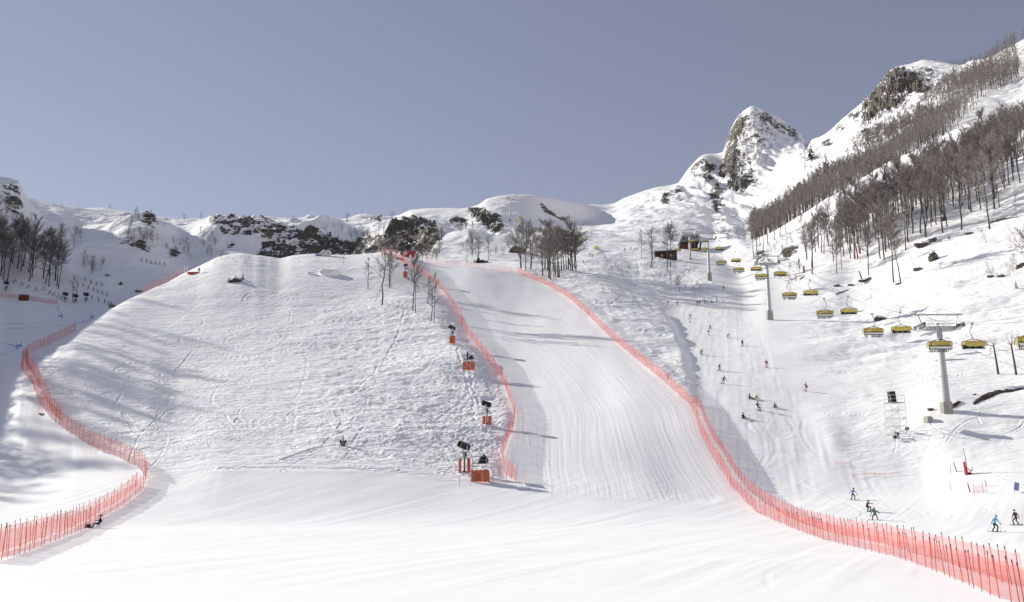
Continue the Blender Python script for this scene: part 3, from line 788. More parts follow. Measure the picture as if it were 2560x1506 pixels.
M_NET = net_material("red_safety_net", (.68, .09, .05), .33)
M_NETTHIN = net_material("pale_safety_net", (.66, .20, .19), .18)

def bubble_material():
    m = bpy.data.materials.new("yellow_bubble")
    t, b = nodes_of(m)
    b.inputs['Base Color'].default_value = (.66, .55, .20, 1); b.inputs['Roughness'].default_value = .22
    tl = t.nodes.new("ShaderNodeBsdfTranslucent"); tl.inputs[0].default_value = (.70, .58, .20, 1)
    tr = t.nodes.new("ShaderNodeBsdfTransparent"); tr.inputs[0].default_value = (.92, .80, .38, 1)
    m1 = t.nodes.new("ShaderNodeMixShader"); m1.inputs[0].default_value = .45
    m2 = t.nodes.new("ShaderNodeMixShader"); m2.inputs[0].default_value = .30
    t.links.new(b.outputs[0], m1.inputs[1]); t.links.new(tl.outputs[0], m1.inputs[2])
    t.links.new(m1.outputs[0], m2.inputs[1]); t.links.new(tr.outputs[0], m2.inputs[2])
    t.links.new(m2.outputs[0], t.nodes["Material Output"].inputs['Surface'])
    return m
M_BUBBLE = bubble_material()

# ------------------------------------------------------------------ the land as objects
dR = np.stack([np.gradient(GX, axis=0), np.gradient(GY, axis=0), np.gradient(GZ, axis=0)], -1)
dC = np.stack([np.gradient(GX, axis=1), np.gradient(GY, axis=1), np.gradient(GZ, axis=1)], -1)
GN = np.cross(dC, dR)
GN /= np.linalg.norm(GN, axis=-1, keepdims=True) + 1e-12
ROCK = np.where(ROCK > -.9, ROCK + np.clip((.60 - GN[..., 2]) * .5, -.22, .16), ROCK).astype(np.float32)
V = np.stack([GX, GY, GZ], -1).reshape(-1, 3).astype(np.float32)
VN = GN.reshape(-1, 3).astype(np.float32)
Fu = (GU[:-1, :-1] + GU[1:, 1:]) / 2; Fv = (GV[:-1, :-1] + GV[1:, 1:]) / 2; Fk = (GK[:-1, :-1] + GK[1:, 1:]) / 2
REG = np.zeros(Fk.shape, np.int16)
fence_u = lambda poly, v: np.interp(v, [p[1] for p in sorted(poly, key=lambda q: q[1])], [p[0] for p in sorted(poly, key=lambda q: q[1])])
mid = (Fk >= 3) & (Fk < 6)
cu = np.interp(Fv, [648, 669, 699, 718, 756, 833, 907, 979, 1044, 1205], [992, 1029, 1073, 1099, 1126, 1165, 1224, 1267, 1287, 1275])
pu = np.interp(Fv, [681, 711, 742, 782, 843, 894, 960, 1018, 1082, 1168, 1250], [1292, 1361, 1417, 1463, 1524, 1585, 1666, 1727, 1750, 1798, 1859])
lu = np.interp(Fv, [690, 735, 775, 805, 840, 868, 918, 955, 1030, 1077, 1129, 1186], [450, 360, 270, 222, 178, 120, 51, 79, 113, 167, 251, 360])
REG[mid & (Fu < lu)] = 1
REG[mid & (Fu >= lu) & (Fu < cu)] = 2
REG[mid & (Fu >= cu) & (Fu < pu)] = 3
REG[mid & (Fu >= pu)] = 4
REG[mid & (Fu > np.interp(Fv, [680, 760, 900, 1000, 1130, 1230], [1900, 1925, 1960, 2020, 2110, 2250]))] = 5
REG[(Fk >= 6) & (Fu < 1840)] = 6
REG[(Fk >= 6) & (Fk < 11) & (Fu >= 1840)] = 5
REG[(Fk >= 11) & (Fu < 1600)] = 7
REG[(Fk >= 11) & (Fu >= 1600) & (Fu < 2025)] = 8
REG[(Fk >= 11) & (Fu >= 2025)] = 9
NAMES = ["snow_field", "snowy_valley", "snow_knoll", "race_piste", "mogul_slope", "wooded_hillside", "snow_bowl", "snow_ridge", "pointed_peak", "rocky_ridge"]
cid = CRAG_ID[:-1, :-1]
REG[cid >= 0] = 100 + cid[cid >= 0]
ii = (np.arange(NR - 1)[:, None] * NC + np.arange(NC - 1)[None, :])
FQ = np.stack([ii, ii + 1, ii + NC + 1, ii + NC], -1)
rock_f = ROCK.reshape(-1).astype(np.float32); rough_f = ROUGH.reshape(-1).astype(np.float32)
for rid in np.unique(REG):
    q = FQ[REG == rid].reshape(-1, 4)
    used, inv = np.unique(q, return_inverse=True)
    inv = inv.reshape(-1)
    nm = NAMES[rid] if rid < 100 else "rock_outcrop"
    me = bpy.data.meshes.new(nm)
    me.vertices.add(len(used)); me.loops.add(len(inv)); me.polygons.add(len(q))
    me.vertices.foreach_set('co', V[used].ravel())
    me.loops.foreach_set('vertex_index', inv.astype(np.int32))
    me.polygons.foreach_set('loop_start', np.arange(0, len(inv), 4, dtype=np.int32))
    me.polygons.foreach_set('use_smooth', np.ones(len(q), bool))
    for an, dat in (('rock', rock_f), ('rough', rough_f)):
        at = me.attributes.new(an, 'FLOAT', 'POINT'); at.data.foreach_set('value', dat[used])
    me.materials.append(M_SNOW)
    me.update()
    me.normals_split_custom_set_from_vertices(VN[used])
    o = link_mesh(nm, me)
    if rid < 100: tag(o, kind='structure')
    else: tag(o, CRAGS[rid - 100][5], "rock", "rock outcrops on the slopes")
# ------------------------------------------------------------------ leafless trees
def tree_parts(seed, crown_w=.34, base=.34, limbs=17, twigs=900, trunk_r=.0120, lean=.03, fork=False, twig_w=.0018, sides=5):
    """unit-height bare broadleaf tree: (trunk+limbs builder, twig vertices, twig faces)"""
    r = random.Random(seed)
    t = MB()
    stems = []
    n = 7
    def stem(lx, ly, top, rad):
        pts = []; x = y = 0.0
        for i in range(n + 1):
            f = i / n
            pts.append(Vector((lx * f + r.gauss(0, .006) * (i > 0), ly * f + r.gauss(0, .006) * (i > 0), f * top)))
        t.tube(pts, [rad * (1 - .82 * (i / n)) for i in range(n + 1)], sides)
        return pts
    stems.append(stem(r.gauss(0, lean), r.gauss(0, lean), .97, trunk_r))
    if fork: stems.append(stem(r.uniform(.05, .10) * r.choice((-1, 1)), r.gauss(0, .04), .85, trunk_r * .75))
    ends = []
    for pts in stems:
        for i in range(limbs // len(stems)):
            f = base + (1 - base) * ((i + r.random()) / (limbs / len(stems))) ** .9
            k = min(int(f * n), n - 1); p = pts[k].lerp(pts[k + 1], f * n - k)
            az = r.uniform(0, 6.283); L = crown_w * (1.15 - .75 * (f - base) / (1 - base)) * r.uniform(.7, 1.15)
            el = math.radians(r.uniform(14, 40)) + .5 * (f - base)
            q = [p]
            for j in range(4):
                az += r.gauss(0, .22); el = min(el + r.uniform(.0, .13), 1.35)
                q.append(q[-1] + Vector((math.cos(az) * math.cos(el), math.sin(az) * math.cos(el), math.sin(el))) * L / 4)
            t.tube(q, [trunk_r * .36 * (1 - .8 * j / 4) * (1.2 - .5 * f) for j in range(5)], 3, caps=False)
            for j in range(1, 5):
                for m in range(2):
                    a2 = az + r.uniform(-1.3, 1.3); e2 = el + r.uniform(-.5, .45); l2 = L * r.uniform(.28, .5)
                    s0 = q[j].lerp(q[j - 1], r.random())
                    s1 = s0 + Vector((math.cos(a2) * math.cos(e2), math.sin(a2) * math.cos(e2), math.sin(e2))) * l2
                    t.tube([s0, s1], [trunk_r * .13, trunk_r * .05], 3, caps=False)
                    ends.append((s0, s1, a2, e2))
    vs = []; fs = []
    for i in range(twigs):
        s0, s1, a2, e2 = ends[i % len(ends)]
        p = s0.lerp(s1, r.uniform(.15, 1.05))
        a3 = a2 + r.gauss(0, .75); e3 = e2 + r.gauss(.10, .45); l3 = r.uniform(.03, .085)
        d = Vector((math.cos(a3) * math.cos(e3), math.sin(a3) * math.cos(e3), math.sin(e3)))
        w = Vector((r.gauss(0, 1), r.gauss(0, 1), r.gauss(0, 1))).cross(d).normalized() * twig_w
        b = len(vs)
        vs += [p - w, p + w, p + d * l3]
        fs.append((b, b + 1, b + 2))
    return t, vs, fs

TREE_VARIANTS = []
for i, kw in enumerate((dict(crown_w=.27, base=.42), dict(crown_w=.31, base=.38, fork=True), dict(crown_w=.23, base=.48), dict(crown_w=.33, base=.34), dict(crown_w=.26, base=.45, lean=.05), dict(crown_w=.29, base=.40, fork=True),
                        dict(crown_w=.20, base=.30, limbs=13, twigs=520), dict(crown_w=.24, base=.36, limbs=14, twigs=520), dict(crown_w=.40, base=.26, twigs=2400, limbs=20), dict(crown_w=.42, base=.22, twigs=2600, limbs=22, fork=True))):
    kw.setdefault('twigs', 1900)
    t, vs, fs = tree_parts(100 + i, **kw)
    tm = t.mesh("trunk", M_BARK)
    cm = bpy.data.meshes.new("crown"); cm.from_pydata(vs, [], fs); cm.materials.append(M_TWIG)
    TREE_VARIANTS.append((tm, cm))
SLIM = (0, 1, 2, 4, 5); SPARSE = (6, 7); BROAD = (3, 8, 9)

def plant(p, h, var, label, group=None, name="bare_tree", cat="tree", lean=(0, 0), wide=1.0, sink=.25):
    o = empty(name, (p[0], p[1], p[2] - sink), rot=(lean[0], lean[1], rnd.uniform(0, 6.283)), scale=(h * wide, h * wide, h))
    tag(o, label, cat, group)
    tm, cm = TREE_VARIANTS[var]
    link_mesh("trunk", tm, o); link_mesh("crown", cm, o)
    return o

def rand_in(poly, n, gap, seed, kmin=0.3, tries=40000):
    """spread points over an outline on the land, at least `gap` metres apart"""
    r = random.Random(seed); out = []
    us = [p[0] for p in poly]; vs = [p[1] for p in poly]
    for _ in range(tries):
        if len(out) >= n: break
        u = r.uniform(min(us), max(us)); v = r.uniform(min(vs), max(vs))
        if not in_poly_pt((u, v), poly): continue
        p = hit(u, v, kmin)
        if p is None: continue
        if any((p.x - q.x) ** 2 + (p.y - q.y) ** 2 < gap * gap for q in out): continue
        out.append(p)
    return out

ORD = "first second third fourth fifth sixth seventh eighth ninth tenth eleventh twelfth thirteenth fourteenth fifteenth sixteenth seventeenth eighteenth nineteenth twentieth".split()
def ordinal(i):
    return ORD[i] if i < 20 else {2: "twenty", 3: "thirty", 4: "forty", 5: "fifty", 6: "sixty"}[(i + 1) // 10] + (" " + ORD[(i + 1) % 10 - 1] if (i + 1) % 10 else "")
def wood(points, marks, hs, kinds, what, group, kmin=0):
    """plants each tree with a label that counts along the stretch between two landmarks"""
    pts = [(p, project(p.x, p.y, p.z)) for p in points]
    runs = {}
    for p, q in pts:
        k = min(range(len(marks)), key=lambda i: (marks[i][0] - q[0]) ** 2 + (marks[i][1] - q[1]) ** 2)
        runs.setdefault(k, []).append((q[0], p, q))
    for k in sorted(runs):
        for i, (_, p, q) in enumerate(sorted(runs[k], key=lambda t: t[0])):
            h = rnd.uniform(*hs); v = rnd.choice(kinds)
            size = "short" if h < hs[0] + .25 * (hs[1] - hs[0]) else "tall" if h > hs[1] - .3 * (hs[1] - hs[0]) else "middling"
            form = {1: "forked ", 5: "forked ", 9: "forked ", 8: "broad ", 3: "full "}.get(v, "slim ")
            plant(p, h, v, f"{size} {form}{what}, {ordinal(i)} from the downhill end, {marks[k][2]}", group)

# the wood on the near flank of the hill: every trunk its own
W_LOW = [(2010, 690), (2060, 662), (2110, 655), (2160, 640), (2175, 600), (2120, 560), (2060, 585), (2010, 625)]
W_NEAR = [(2100, 640), (2180, 660), (2250, 640), (2310, 600), (2360, 572), (2440, 560), (2500, 520), (2560, 470), (2640, 440), (2640, 330), (2560, 330), (2460, 380), (2360, 440), (2260, 500), (2180, 545), (2110, 590)]
W_TOP = [(2105, 622), (2200, 575), (2300, 520), (2400, 460), (2500, 402), (2640, 330), (2640, 285), (2560, 332), (2450, 392), (2360, 448), (2280, 500), (2200, 548), (2115, 604)]
wood(rand_in(W_LOW, 26, 3.0, 1), [(2030, 670, "beside the red padded trunks"), (2090, 640, "above the dead stump"), (2150, 610, "over the fallen log")], (14, 20), SLIM + SPARSE, "leafless tree", "trees in the lower tip of the wood")
wood(rand_in(W_NEAR, 92, 3.4, 2), [(2130, 600, "over the dead stump"), (2200, 610, "over the tall thin pair"), (2260, 560, "over the short dead trunk"), (2310, 560, "over the black boulder"), (2360, 510, "behind the snowy boulder"), (2420, 500, "behind the thick sunny trunk"),
      (2480, 450, "over the dark earth lip"), (2540, 430, "over the snow bank"), (2610, 400, "past the snow bank")], (19, 27), SLIM + BROAD[:1], "leafless tree", "trees along the lower edge of the wood")
wood(rand_in(W_TOP, 90, 3.6, 3), [(2140, 550, "below the shoulder's dark hollow"), (2200, 510, "below the shoulder bend"), (2260, 470, "in the middle under the shoulder"), (2320, 430, "under the shoulder's scrub"), (2380, 390, "under the shoulder's upper bend"), (2440, 350, "high under the shoulder"), (2500, 320, "near the shoulder top"), (2570, 270, "at the shoulder top"), (2630, 240, "past the shoulder top")], (15, 20), SLIM + BROAD[:1], "leafless tree", "trees in the dense upper part of the near wood")
# the wood on the shaded side of the valley
W_VALLEY = [(-60, 735), (-60, 640), (0, 640), (60, 655), (120, 680), (160, 715), (150, 728), (90, 712), (40, 705)]
wood(rand_in(W_VALLEY, 34, 3.2, 4, kmin=6.5), [(-30, 690, "over the red hut"), (40, 690, "above the upper stakes"), (90, 700, "above the middle stakes"), (140, 715, "by the valley snow guns")], (19, 27), SLIM + BROAD, "dark leafless tree", "trees in the shaded valley wood")
W_VALLEY_UP = [(-40, 640), (-40, 520), (20, 520), (60, 580), (110, 640), (60, 650)]
wood(rand_in(W_VALLEY_UP, 16, 4.0, 5, kmin=6.5), [(20, 560, "on the rib over the valley wood"), (70, 620, "at the foot of that valley rib")], (9, 14), SPARSE + BROAD, "leafless tree", "trees on the rib over the valley wood")

# single trees that can be pointed out: base pixel, top pixel row, variant, label
def single(u, v, vtop, var, label, group=None, lean=(0, 0), wide=1.0, name="bare_tree", cat="tree", kmin=0.3):
    p = hit(u, v, kmin)
    h = (v - vtop) / FPX * (p.y * CT + (p.z - CAMZ) * ST) / math.cos(PITCH * .5) * 1.02
    return plant(p, h, var, label, group, name, cat, lean, wide)
single(920, 722, 642, 6, "thin bare tree with a small fan crown, first of the row on top of the knoll", wide=1.2)
single(955, 763, 590, 7, "tallest bare tree on the knoll, its trunk leaning a little towards the tent", lean=(0, -.06))
single(973, 720, 618, 5, "two stemmed bare tree behind the tallest knoll tree", wide=1.1)
single(977, 718, 660, 6, "short thin bare tree close beside the two stemmed knoll tree")
single(935, 758, 719, 6, "small leaning dead sapling in front of the thin knoll tree", lean=(0, -.45))
single(1032, 776, 640, 0, "dark bare tree in front of the padded snow gun on the knoll", wide=.9)
single(1039, 783, 672, 7, "bare tree twin standing just below the dark tree by the padded snow gun", wide=.9)
single(1069, 760, 688, 6, "short bare tree between the dark knoll tree and the red net", wide=1.2)
single(1078, 802, 690, 7, "slender bare tree, lower of the pair beside the red net on the knoll")
single(1085, 806, 684, 6, "slender forked bare tree nearest to the red net on the knoll", wide=.8)
single(1104, 818, 784, 6, "small broken sapling above the topmost orange padding", lean=(.1, -.5))
single(858, 660, 632, 6, "two thin twigs standing on the knoll crest beyond the snow lump", name="sapling", cat="sapling")
GROVE = [(1303, 672, 555, 9, "broad dark tree at the near end of the grove behind the piste"), (1314, 676, 572, 8, "dark tree second in the grove behind the piste"), (1327, 674, 560, 9, "big fan crowned tree third in the grove behind the piste")]
for g in GROVE: single(*g, group="grove behind the race piste", wide=1.15)
for i, u in enumerate(sorted([1356, 1372, 1376, 1388, 1395, 1398, 1404, 1410, 1416, 1421, 1427, 1432, 1440, 1362, 1384, 1369, 1437])):
    v = [690, 674, 676, 696, 700, 672, 690, 694, 694, 678, 676, 674, 676, 678, 678, 672, 678][i]
    single(u, v, v - rnd.uniform(95, 128) if i < 15 else v - 100, rnd.choice((0, 1, 5, 3, 8)), f"dark slender tree in the dense grove clump, {ordinal(i)} on the way to the mogul field", "clump of the grove behind the piste", wide=1.35)
single(1384, 702, 640, 6, "small leaning tree at the foot of the dense clump", lean=(0, -.15))
single(1392, 705, 650, 7, "small crooked tree in front of the dense clump", lean=(0, -.2))
single(1604, 648, 572, 6, "very thin pale tree standing alone towards the dark hut")
single(1628, 668, 572, 7, "thin pale tree second on the way to the dark hut")
single(1633, 672, 590, 6, "crooked thin tree beside the second pale tree")
single(1668, 672, 566, 7, "thin tree right in front of the dark hut window")
single(1676, 668, 562, 2, "straight thin tree by the corner of the dark hut")
single(1686, 672, 630, 6, "short sapling just below the dark hut")
single(1593, 704, 662, 6, "lonely bent little tree on the mogul field")
single(1678, 716, 676, 6, "thin sapling above the snow gully")
single(1700, 732, 692, 8, "low twiggy bush tree in the snow gully", wide=1.2)
for i, (u, v, vt) in enumerate(((1884, 640, 560), (1896, 650, 540), (1908, 630, 540), (1920, 612, 520), (1936, 600, 515), (1950, 592, 500), (1966, 585, 505), (1900, 612, 528))):
    single(u, v, vt, rnd.choice((6, 7, 2)), f"thin upright tree at the shoulder tip, {ordinal(i)} planted, near the second lift tower", "trees at the tip of the shoulder", kmin=6)
single(2000, 712, 648, 2, "bare pole like trunk beside the small lift chairs", wide=.5)
single(2031, 686, 560, 0, "slim tree with a red pad, first of the padded trees")
single(2092, 684, 590, 0, "slender tree at the edge of the thin wood above the stump")
single(2104, 673, 586, 2, "slender tree second at the edge of the thin wood")
single(2172, 690, 566, 2, "very tall thin tree just above the fallen log")
single(2180, 764, 706, 6, "lone black thin trunk on the open snow over the lift chair", wide=.35)
single(2234, 706, 540, 2, "tall thin tree, first of the pair above the open snow")
single(2252, 708, 560, 4, "tall thin tree, second of the pair above the open snow")
single(2284, 682, 632, 6, "short dead trunk beside the black boulder", wide=.4)
single(2357, 582, 400, 3, "thick trunked tree at the sunny lower edge of the wood")
single(2404, 574, 380, 9, "thickest forked tree at the sunny lower edge of the wood", wide=.9)
single(2474, 573, 395, 3, "thick leaning tree by the dark earth lip", lean=(0, -.08))
single(2486, 523, 340, 0, "thick straight trunk above the dark earth lip")
single(2541, 545, 478, 6, "thin sapling on the snow bank past the dark earth lip")
def pollard(u, v, vtop, label):
    """a thick cut trunk with a head of thin twigs"""
    p = hit(u, v); h = (v - vtop) / FPX * p.y
    o = empty("cut_tree", p - Vector((0, 0, .2)), rot=(0, -.06, 0)); tag(o, label, "tree")
    m = MB(); m.tube([(0, 0, 0), (.03, 0, h * .5), (0, 0, h)], [.21, .17, .14], 8); m.build("trunk", M_BARK, o)
    r = random.Random(int(u)); m = MB()
    for i in range(16):
        az = r.uniform(0, 6.28); el = r.uniform(.15, 1.2); L = r.uniform(1.2, 2.6); q = Vector((0, 0, h - r.uniform(0, .25))); pts = [q]
        for j in range(4):
            az += r.gauss(0, .25); el += r.uniform(-.05, .2)
            q = q + Vector((math.cos(az) * math.cos(el), math.sin(az) * math.cos(el), math.sin(el))) * L / 4; pts.append(q)
            for _ in range(2):
                a2 = az + r.uniform(-1, 1); m.tube([q, q + Vector((math.cos(a2) * .6, math.sin(a2) * .6, r.uniform(.1, .6))) * r.uniform(.4, .9)], [.010, .005], 3, caps=False)
        m.tube(pts, [.028, .022, .016, .012, .007], 4, caps=False)
    m.build("crown", M_TWIG, o)
pollard(2496, 936, 860, "cut trunk with a twiggy head, nearer to the big lift tower")
pollard(2541, 938, 858, "cut trunk with a twiggy head, nearer to the last lift chair")
single(2473, 890, 858, 6, "small leaning sapling between the big lift tower and the cut trunk", lean=(0, -.4), wide=1.4)
single(2580, 655, 560, 9, "dark bushy tree fallen over the snow bank", lean=(.2, -.8), wide=1.5)
single(2468, 608, 566, 6, "leaning sapling over the sunny snow bank", lean=(0, -.35))
single(2480, 690, 648, 6, "bent twig growing from a snowy stump", lean=(0, -.6))
single(182, 757, 690, 7, "grey tree beside the dark snow guns in the valley", wide=1.2, kmin=6.5)
single(188, 752, 706, 6, "small grey tree close to the valley snow guns", kmin=6.5)
single(150, 605, 560, 8, "bushy bare tree on the shaded valley spur", wide=.9, kmin=6.5)
single(184, 610, 568, 8, "bushy bare tree next along the shaded valley spur", wide=.9, kmin=6.5)
single(200, 608, 574, 3, "third bushy bare tree along the shaded valley spur", wide=.9, kmin=6.5)
single(228, 675, 640, 8, "bare tree growing from the dark rib in the valley", wide=1.0, kmin=6.5)
single(1742 - 560, 640, 585, 8, "bare tree beside the parked snow groomer", kmin=6.5)
single(1196, 648, 590, 1, "slim bare tree behind the parked snow groomer", kmin=6.5)
single(1222, 650, 588, 6, "thin pale tree beyond the parked snow groomer", kmin=6.5)
single(1180, 650, 600, 9, "spreading bare tree this side of the parked snow groomer", kmin=6.5, wide=.8)

# shrubs on rocks and ridges, each its own
SHRUBS = []
for i in range(4):
    t, vs, fs = tree_parts(300 + i, crown_w=.62, base=.06, limbs=14, twigs=520, trunk_r=.016, fork=True, twig_w=.0035, sides=4)
    b = len(t.v)
    t.mi = 1; t.add(vs, fs)
    SHRUBS.append(t.mesh("shrub", [M_BARK, M_TWIG]))
def shrub(p, s, label, group):
    if p is None: return
    o = link_mesh("shrub", SHRUBS[rnd.randrange(4)])
    o.location = (p[0], p[1], p[2] - .2); o.rotation_euler = (0, 0, rnd.uniform(0, 6.28)); o.scale = (s, s, s * .8)
    tag(o, label, "shrub", group)
for poly, n, gap, k, size, lab, grp in (
    ([(862, 585), (965, 575), (1000, 640), (900, 645), (862, 635)], 44, 2.5, 7.5, (4, 7.5), "brown leafless shrub on the shadowed cliff between tent and dome", "shrubs on the shadowed cliff"),
    ([(1040, 645), (1062, 605), (1100, 575), (1112, 600), (1100, 650), (1060, 660)], 40, 2.2, 7.2, (4.5, 8), "brown leafless shrub thicket member beside the red arch", "thicket beside the red arch"),
    ([(700, 600), (860, 560), (862, 640), (740, 645), (650, 630)], 34, 4, 7.5, (3, 5), "grey shrub clinging to the cliff above the tent", "shrubs on the cliff above the tent"),
    ([(280, 612), (320, 575), (385, 580), (400, 600), (360, 615)], 18, 3, 7.5, (5, 8), "leafless bush on the pointed valley knob", "bushes on the pointed valley knob"),
    ([(300, 560), (345, 535), (362, 545), (330, 570)], 12, 3, 7.5, (4, 6), "brown bush behind the dark rock cap of the knob", "bushes by the rock cap"),
    ([(408, 650), (420, 605), (470, 610), (475, 650)], 14, 3, 7.5, (4, 7), "grey bush round the black rock spot in the valley", "bushes round the black rock spot"),
    ([(495, 650), (500, 580), (545, 600), (560, 640)], 14, 3, 7.5, (4, 6.5), "leafless bush behind the mound", "bushes behind the mound"),
    ([(200, 680), (212, 640), (250, 640), (275, 665), (240, 690)], 12, 3, 6.8, (4, 7), "bare bush on the shaded slope over the stakes", "bushes over the stakes"),
    ([(1120, 620), (1200, 600), (1260, 620), (1260, 650), (1150, 660)], 16, 4, 7.2, (3, 6), "brown bush on the rounded snow hump", "bushes on the rounded snow hump"),
    ([(1130, 570), (1180, 560), (1200, 590), (1150, 590)], 12, 4, 8.5, (4, 7), "bush under the slanting crag", "bushes under the slanting crag"),
    ([(1440, 660), (1480, 625), (1540, 640), (1600, 660), (1700, 690), (1640, 700), (1500, 670)], 22, 4, 6.4, (1.6, 3.4), "low twiggy bush on the rough snow behind the grove", "low bushes behind the grove"),
    ([(1690, 725), (1730, 700), (1790, 735), (1740, 740)], 10, 2.5, 6.2, (1.2, 2.4), "twigs poking out of the snow gully", "twigs in the snow gully"),
    ([(1872, 640), (1925, 600), (1990, 600), (1960, 660), (1920, 690)], 22, 2.5, 6.5, (2.5, 5), "snowy brush on the bank beside the second lift tower", "brush beside the second lift tower"),
    ([(1930, 700), (1990, 660), (2010, 690), (1970, 730)], 12, 2.5, 6.2, (2, 4), "thin brush below the shoulder of the wood", "brush below the shoulder"),
    ([(1930, 590), (2014, 540), (2140, 464), (2200, 440), (2140, 490), (2020, 570)], 24, 4, 7.5, (1.6, 3.2), "twiggy scrub on the white shoulder edge", "scrub on the white shoulder edge"),
    ([(1888, 275), (1990, 330), (1950, 330), (1900, 300)], 12, 6, 12.2, (4, 6), "dark scrub along the skyline of the pointed peak", "scrub on the pointed peak"),
    ([(1885, 370), (1930, 390), (1915, 440), (1870, 430)], 14, 6, 12, (5, 8), "grey scrub in the hollow of the pointed peak", "scrub in the hollow of the peak"),
    ([(1990, 400), (2060, 370), (2040, 420), (1995, 430)], 14, 6, 11.8, (5, 9), "scrub on the lower flank of the high ridge", "scrub on the lower high ridge"),
    ([(2360, 160), (2478, 142), (2478, 160), (2400, 175)], 16, 6, 12.4, (7, 12), "bush on the flat top of the high ridge", "bushes on top of the high ridge"),
    ([(505, 668), (560, 642), (640, 642), (680, 655), (560, 668)], 12, 3, 5.0, (.8, 1.6), "dry twigs on the rough mound behind the knoll edge", "twigs on the rough mound"),
    ([(2440, 690), (2500, 660), (2560, 640), (2560, 680), (2500, 700)], 12, 2, 5.2, (1.5, 3), "twigs on the sunny snow bank", "twigs on the sunny snow bank"),
    ):
    pts = sorted(rand_in(poly, n, gap, int(poly[0][0] * 7 + n), kmin=k), key=lambda p: p.x / p.y)
    for i, p in enumerate(pts):
        s = rnd.uniform(*size)
        shrub(p, s, f"{'small' if s < size[0] + .35 * (size[1] - size[0]) else 'large' if s > size[1] - .35 * (size[1] - size[0]) else 'middling'} {lab}, {ordinal(i)} from the valley side", grp)
for u, v, s, lab in ((274, 519, 9, "lone round shrub on the skyline dip"), (343, 530, 9, "shrub on the skyline beside the pointed knob"), (376, 540, 10, "thin shrub just past the pointed knob skyline"), (460, 549, 13, "tall lone shrub on the flat skyline"), (503, 546, 10, "wide lone shrub on the flat skyline"), (868, 552, 15, "big brown shrub on the skyline over the cliffs"), (905, 538, 9, "brown shrub on the small skyline knob"), (980, 545, 10, "faint shrub on the skyline past the knob"), (733, 548, 8, "small shrub on the cliff skyline"), (154, 516, 7, "faint shrub below the long ridge line")):
    p = hit(u, v + 4, 9)
    if p is not None: shrub(p, s * .62, lab, None)

# the far upper wood reads as one brown mass: one object
W_FAR = [(1896, 606), (1935, 560), (1990, 515), (2050, 470), (2110, 420), (2200, 345), (2300, 275), (2380, 215), (2450, 165), (2560, 112), (2660, 60), (2660, 150), (2560, 175), (2470, 232), (2410, 285), (2330, 340), (2260, 395), (2180, 450), (2100, 485), (2020, 540), (1950, 590)]
far_pts = []
r_ = random.Random(77)
def in_far(u, v): return in_poly_pt((u, v), W_FAR)
sel = np.argwhere((GK > 10.6) & (GK < 13.0) & (GU > 1880) & (GU < 2660))
pu_, pv_ = GU[sel[:, 0], sel[:, 1]], GV[sel[:, 0], sel[:, 1]]
low_edge = np.interp(pu_, [1870, 1920, 2014, 2144, 2263, 2348, 2410, 2470, 2560, 2660], [614, 595, 538, 459, 394, 353, 290, 235, 180, 150])
up_edge = np.interp(pu_, [1880, 1935, 1990, 2050, 2110, 2200, 2300, 2380, 2450, 2560, 2660], [590, 540, 500, 462, 425, 352, 285, 225, 172, 118, 60])
ok = (pv_ > up_edge) & (pv_ < low_edge + 14)
cand = sel[ok]; r_np = np.random.default_rng(5); r_np.shuffle(cand)
cell = {}
for r0, c0 in cand:
    x, y, z = GX[r0, c0], GY[r0, c0], GZ[r0, c0]
    key = (int(x // 5.2), int(y // 5.2))
    if key in cell: continue
    cell[key] = 1
    far_pts.append((x, y, z))
    if len(far_pts) > 1500: break
proto = []
for i in range(4):
    t, vs, fs = tree_parts(500 + i, crown_w=.26, base=.38, limbs=9, twigs=360, trunk_r=.014, twig_w=.0046, sides=4)
    proto.append((np.array(t.v), [tuple(f) for f in t.f], np.array(vs), fs))
def mass_wood(points, hs, name, label):
    fv = []; ff = []; fm = []; nb = 0
    for i, (x, y, z) in enumerate(points):
        tv, tf, vs, fs = proto[i % 4]
        h = r_.uniform(*hs); an = r_.uniform(0, 6.28); ca, sa = math.cos(an), math.sin(an)
        for arr, faces, mi in ((tv[:32], [f for f in tf if max(f) < 32], 0), (vs, fs, 1)):
            w = np.stack([(arr[:, 0] * ca - arr[:, 1] * sa) * h + x, (arr[:, 0] * sa + arr[:, 1] * ca) * h + y, arr[:, 2] * h + z - .4], 1)
            fv.append(w); ff.extend([tuple(q + nb for q in f) for f in faces]); fm.extend([mi] * len(faces)); nb += len(w)
    me = bpy.data.meshes.new(name); me.from_pydata(np.concatenate(fv).tolist(), [], ff)
    me.materials.append(M_BARK); me.materials.append(M_TWIG); me.polygons.foreach_set('material_index', fm)
    return tag(link_mesh(name, me), kind='stuff', label=label, cat="wood")
mass_wood(far_pts, (14, 20), "far_wood", "dense brown leafless wood on the upper hill behind the white shoulder")
# the rest of the near wood, standing deep among the single trees
near_rest = [tuple(p) for p in rand_in(W_TOP, 80, 2.4, 31)] + [tuple(p) for p in rand_in(W_NEAR, 20, 3.0, 32)]
mass_wood(near_rest, (13, 19), "near_wood", "thin brown trees filling the near wood behind its tall front trees")
# a wood on the hill beyond the edge of the picture throws the streaky shade over the valley
shade = []
for i in range(190):
    a = rnd.uniform(-1.2, -.70); y = rnd.uniform(165, 400)
    shade.append(tuple(onto(a * y, y)))
for i in range(50):
    a = rnd.uniform(-1.25, -.98); y = rnd.uniform(150, 235)
    shade.append(tuple(onto(a * y, y)))
mass_wood(shade, (10, 16), "valley_wood", "dark wood on the valley flank beyond the red hut")
print("far trees", len(far_pts), "objects", len(bpy.data.objects))

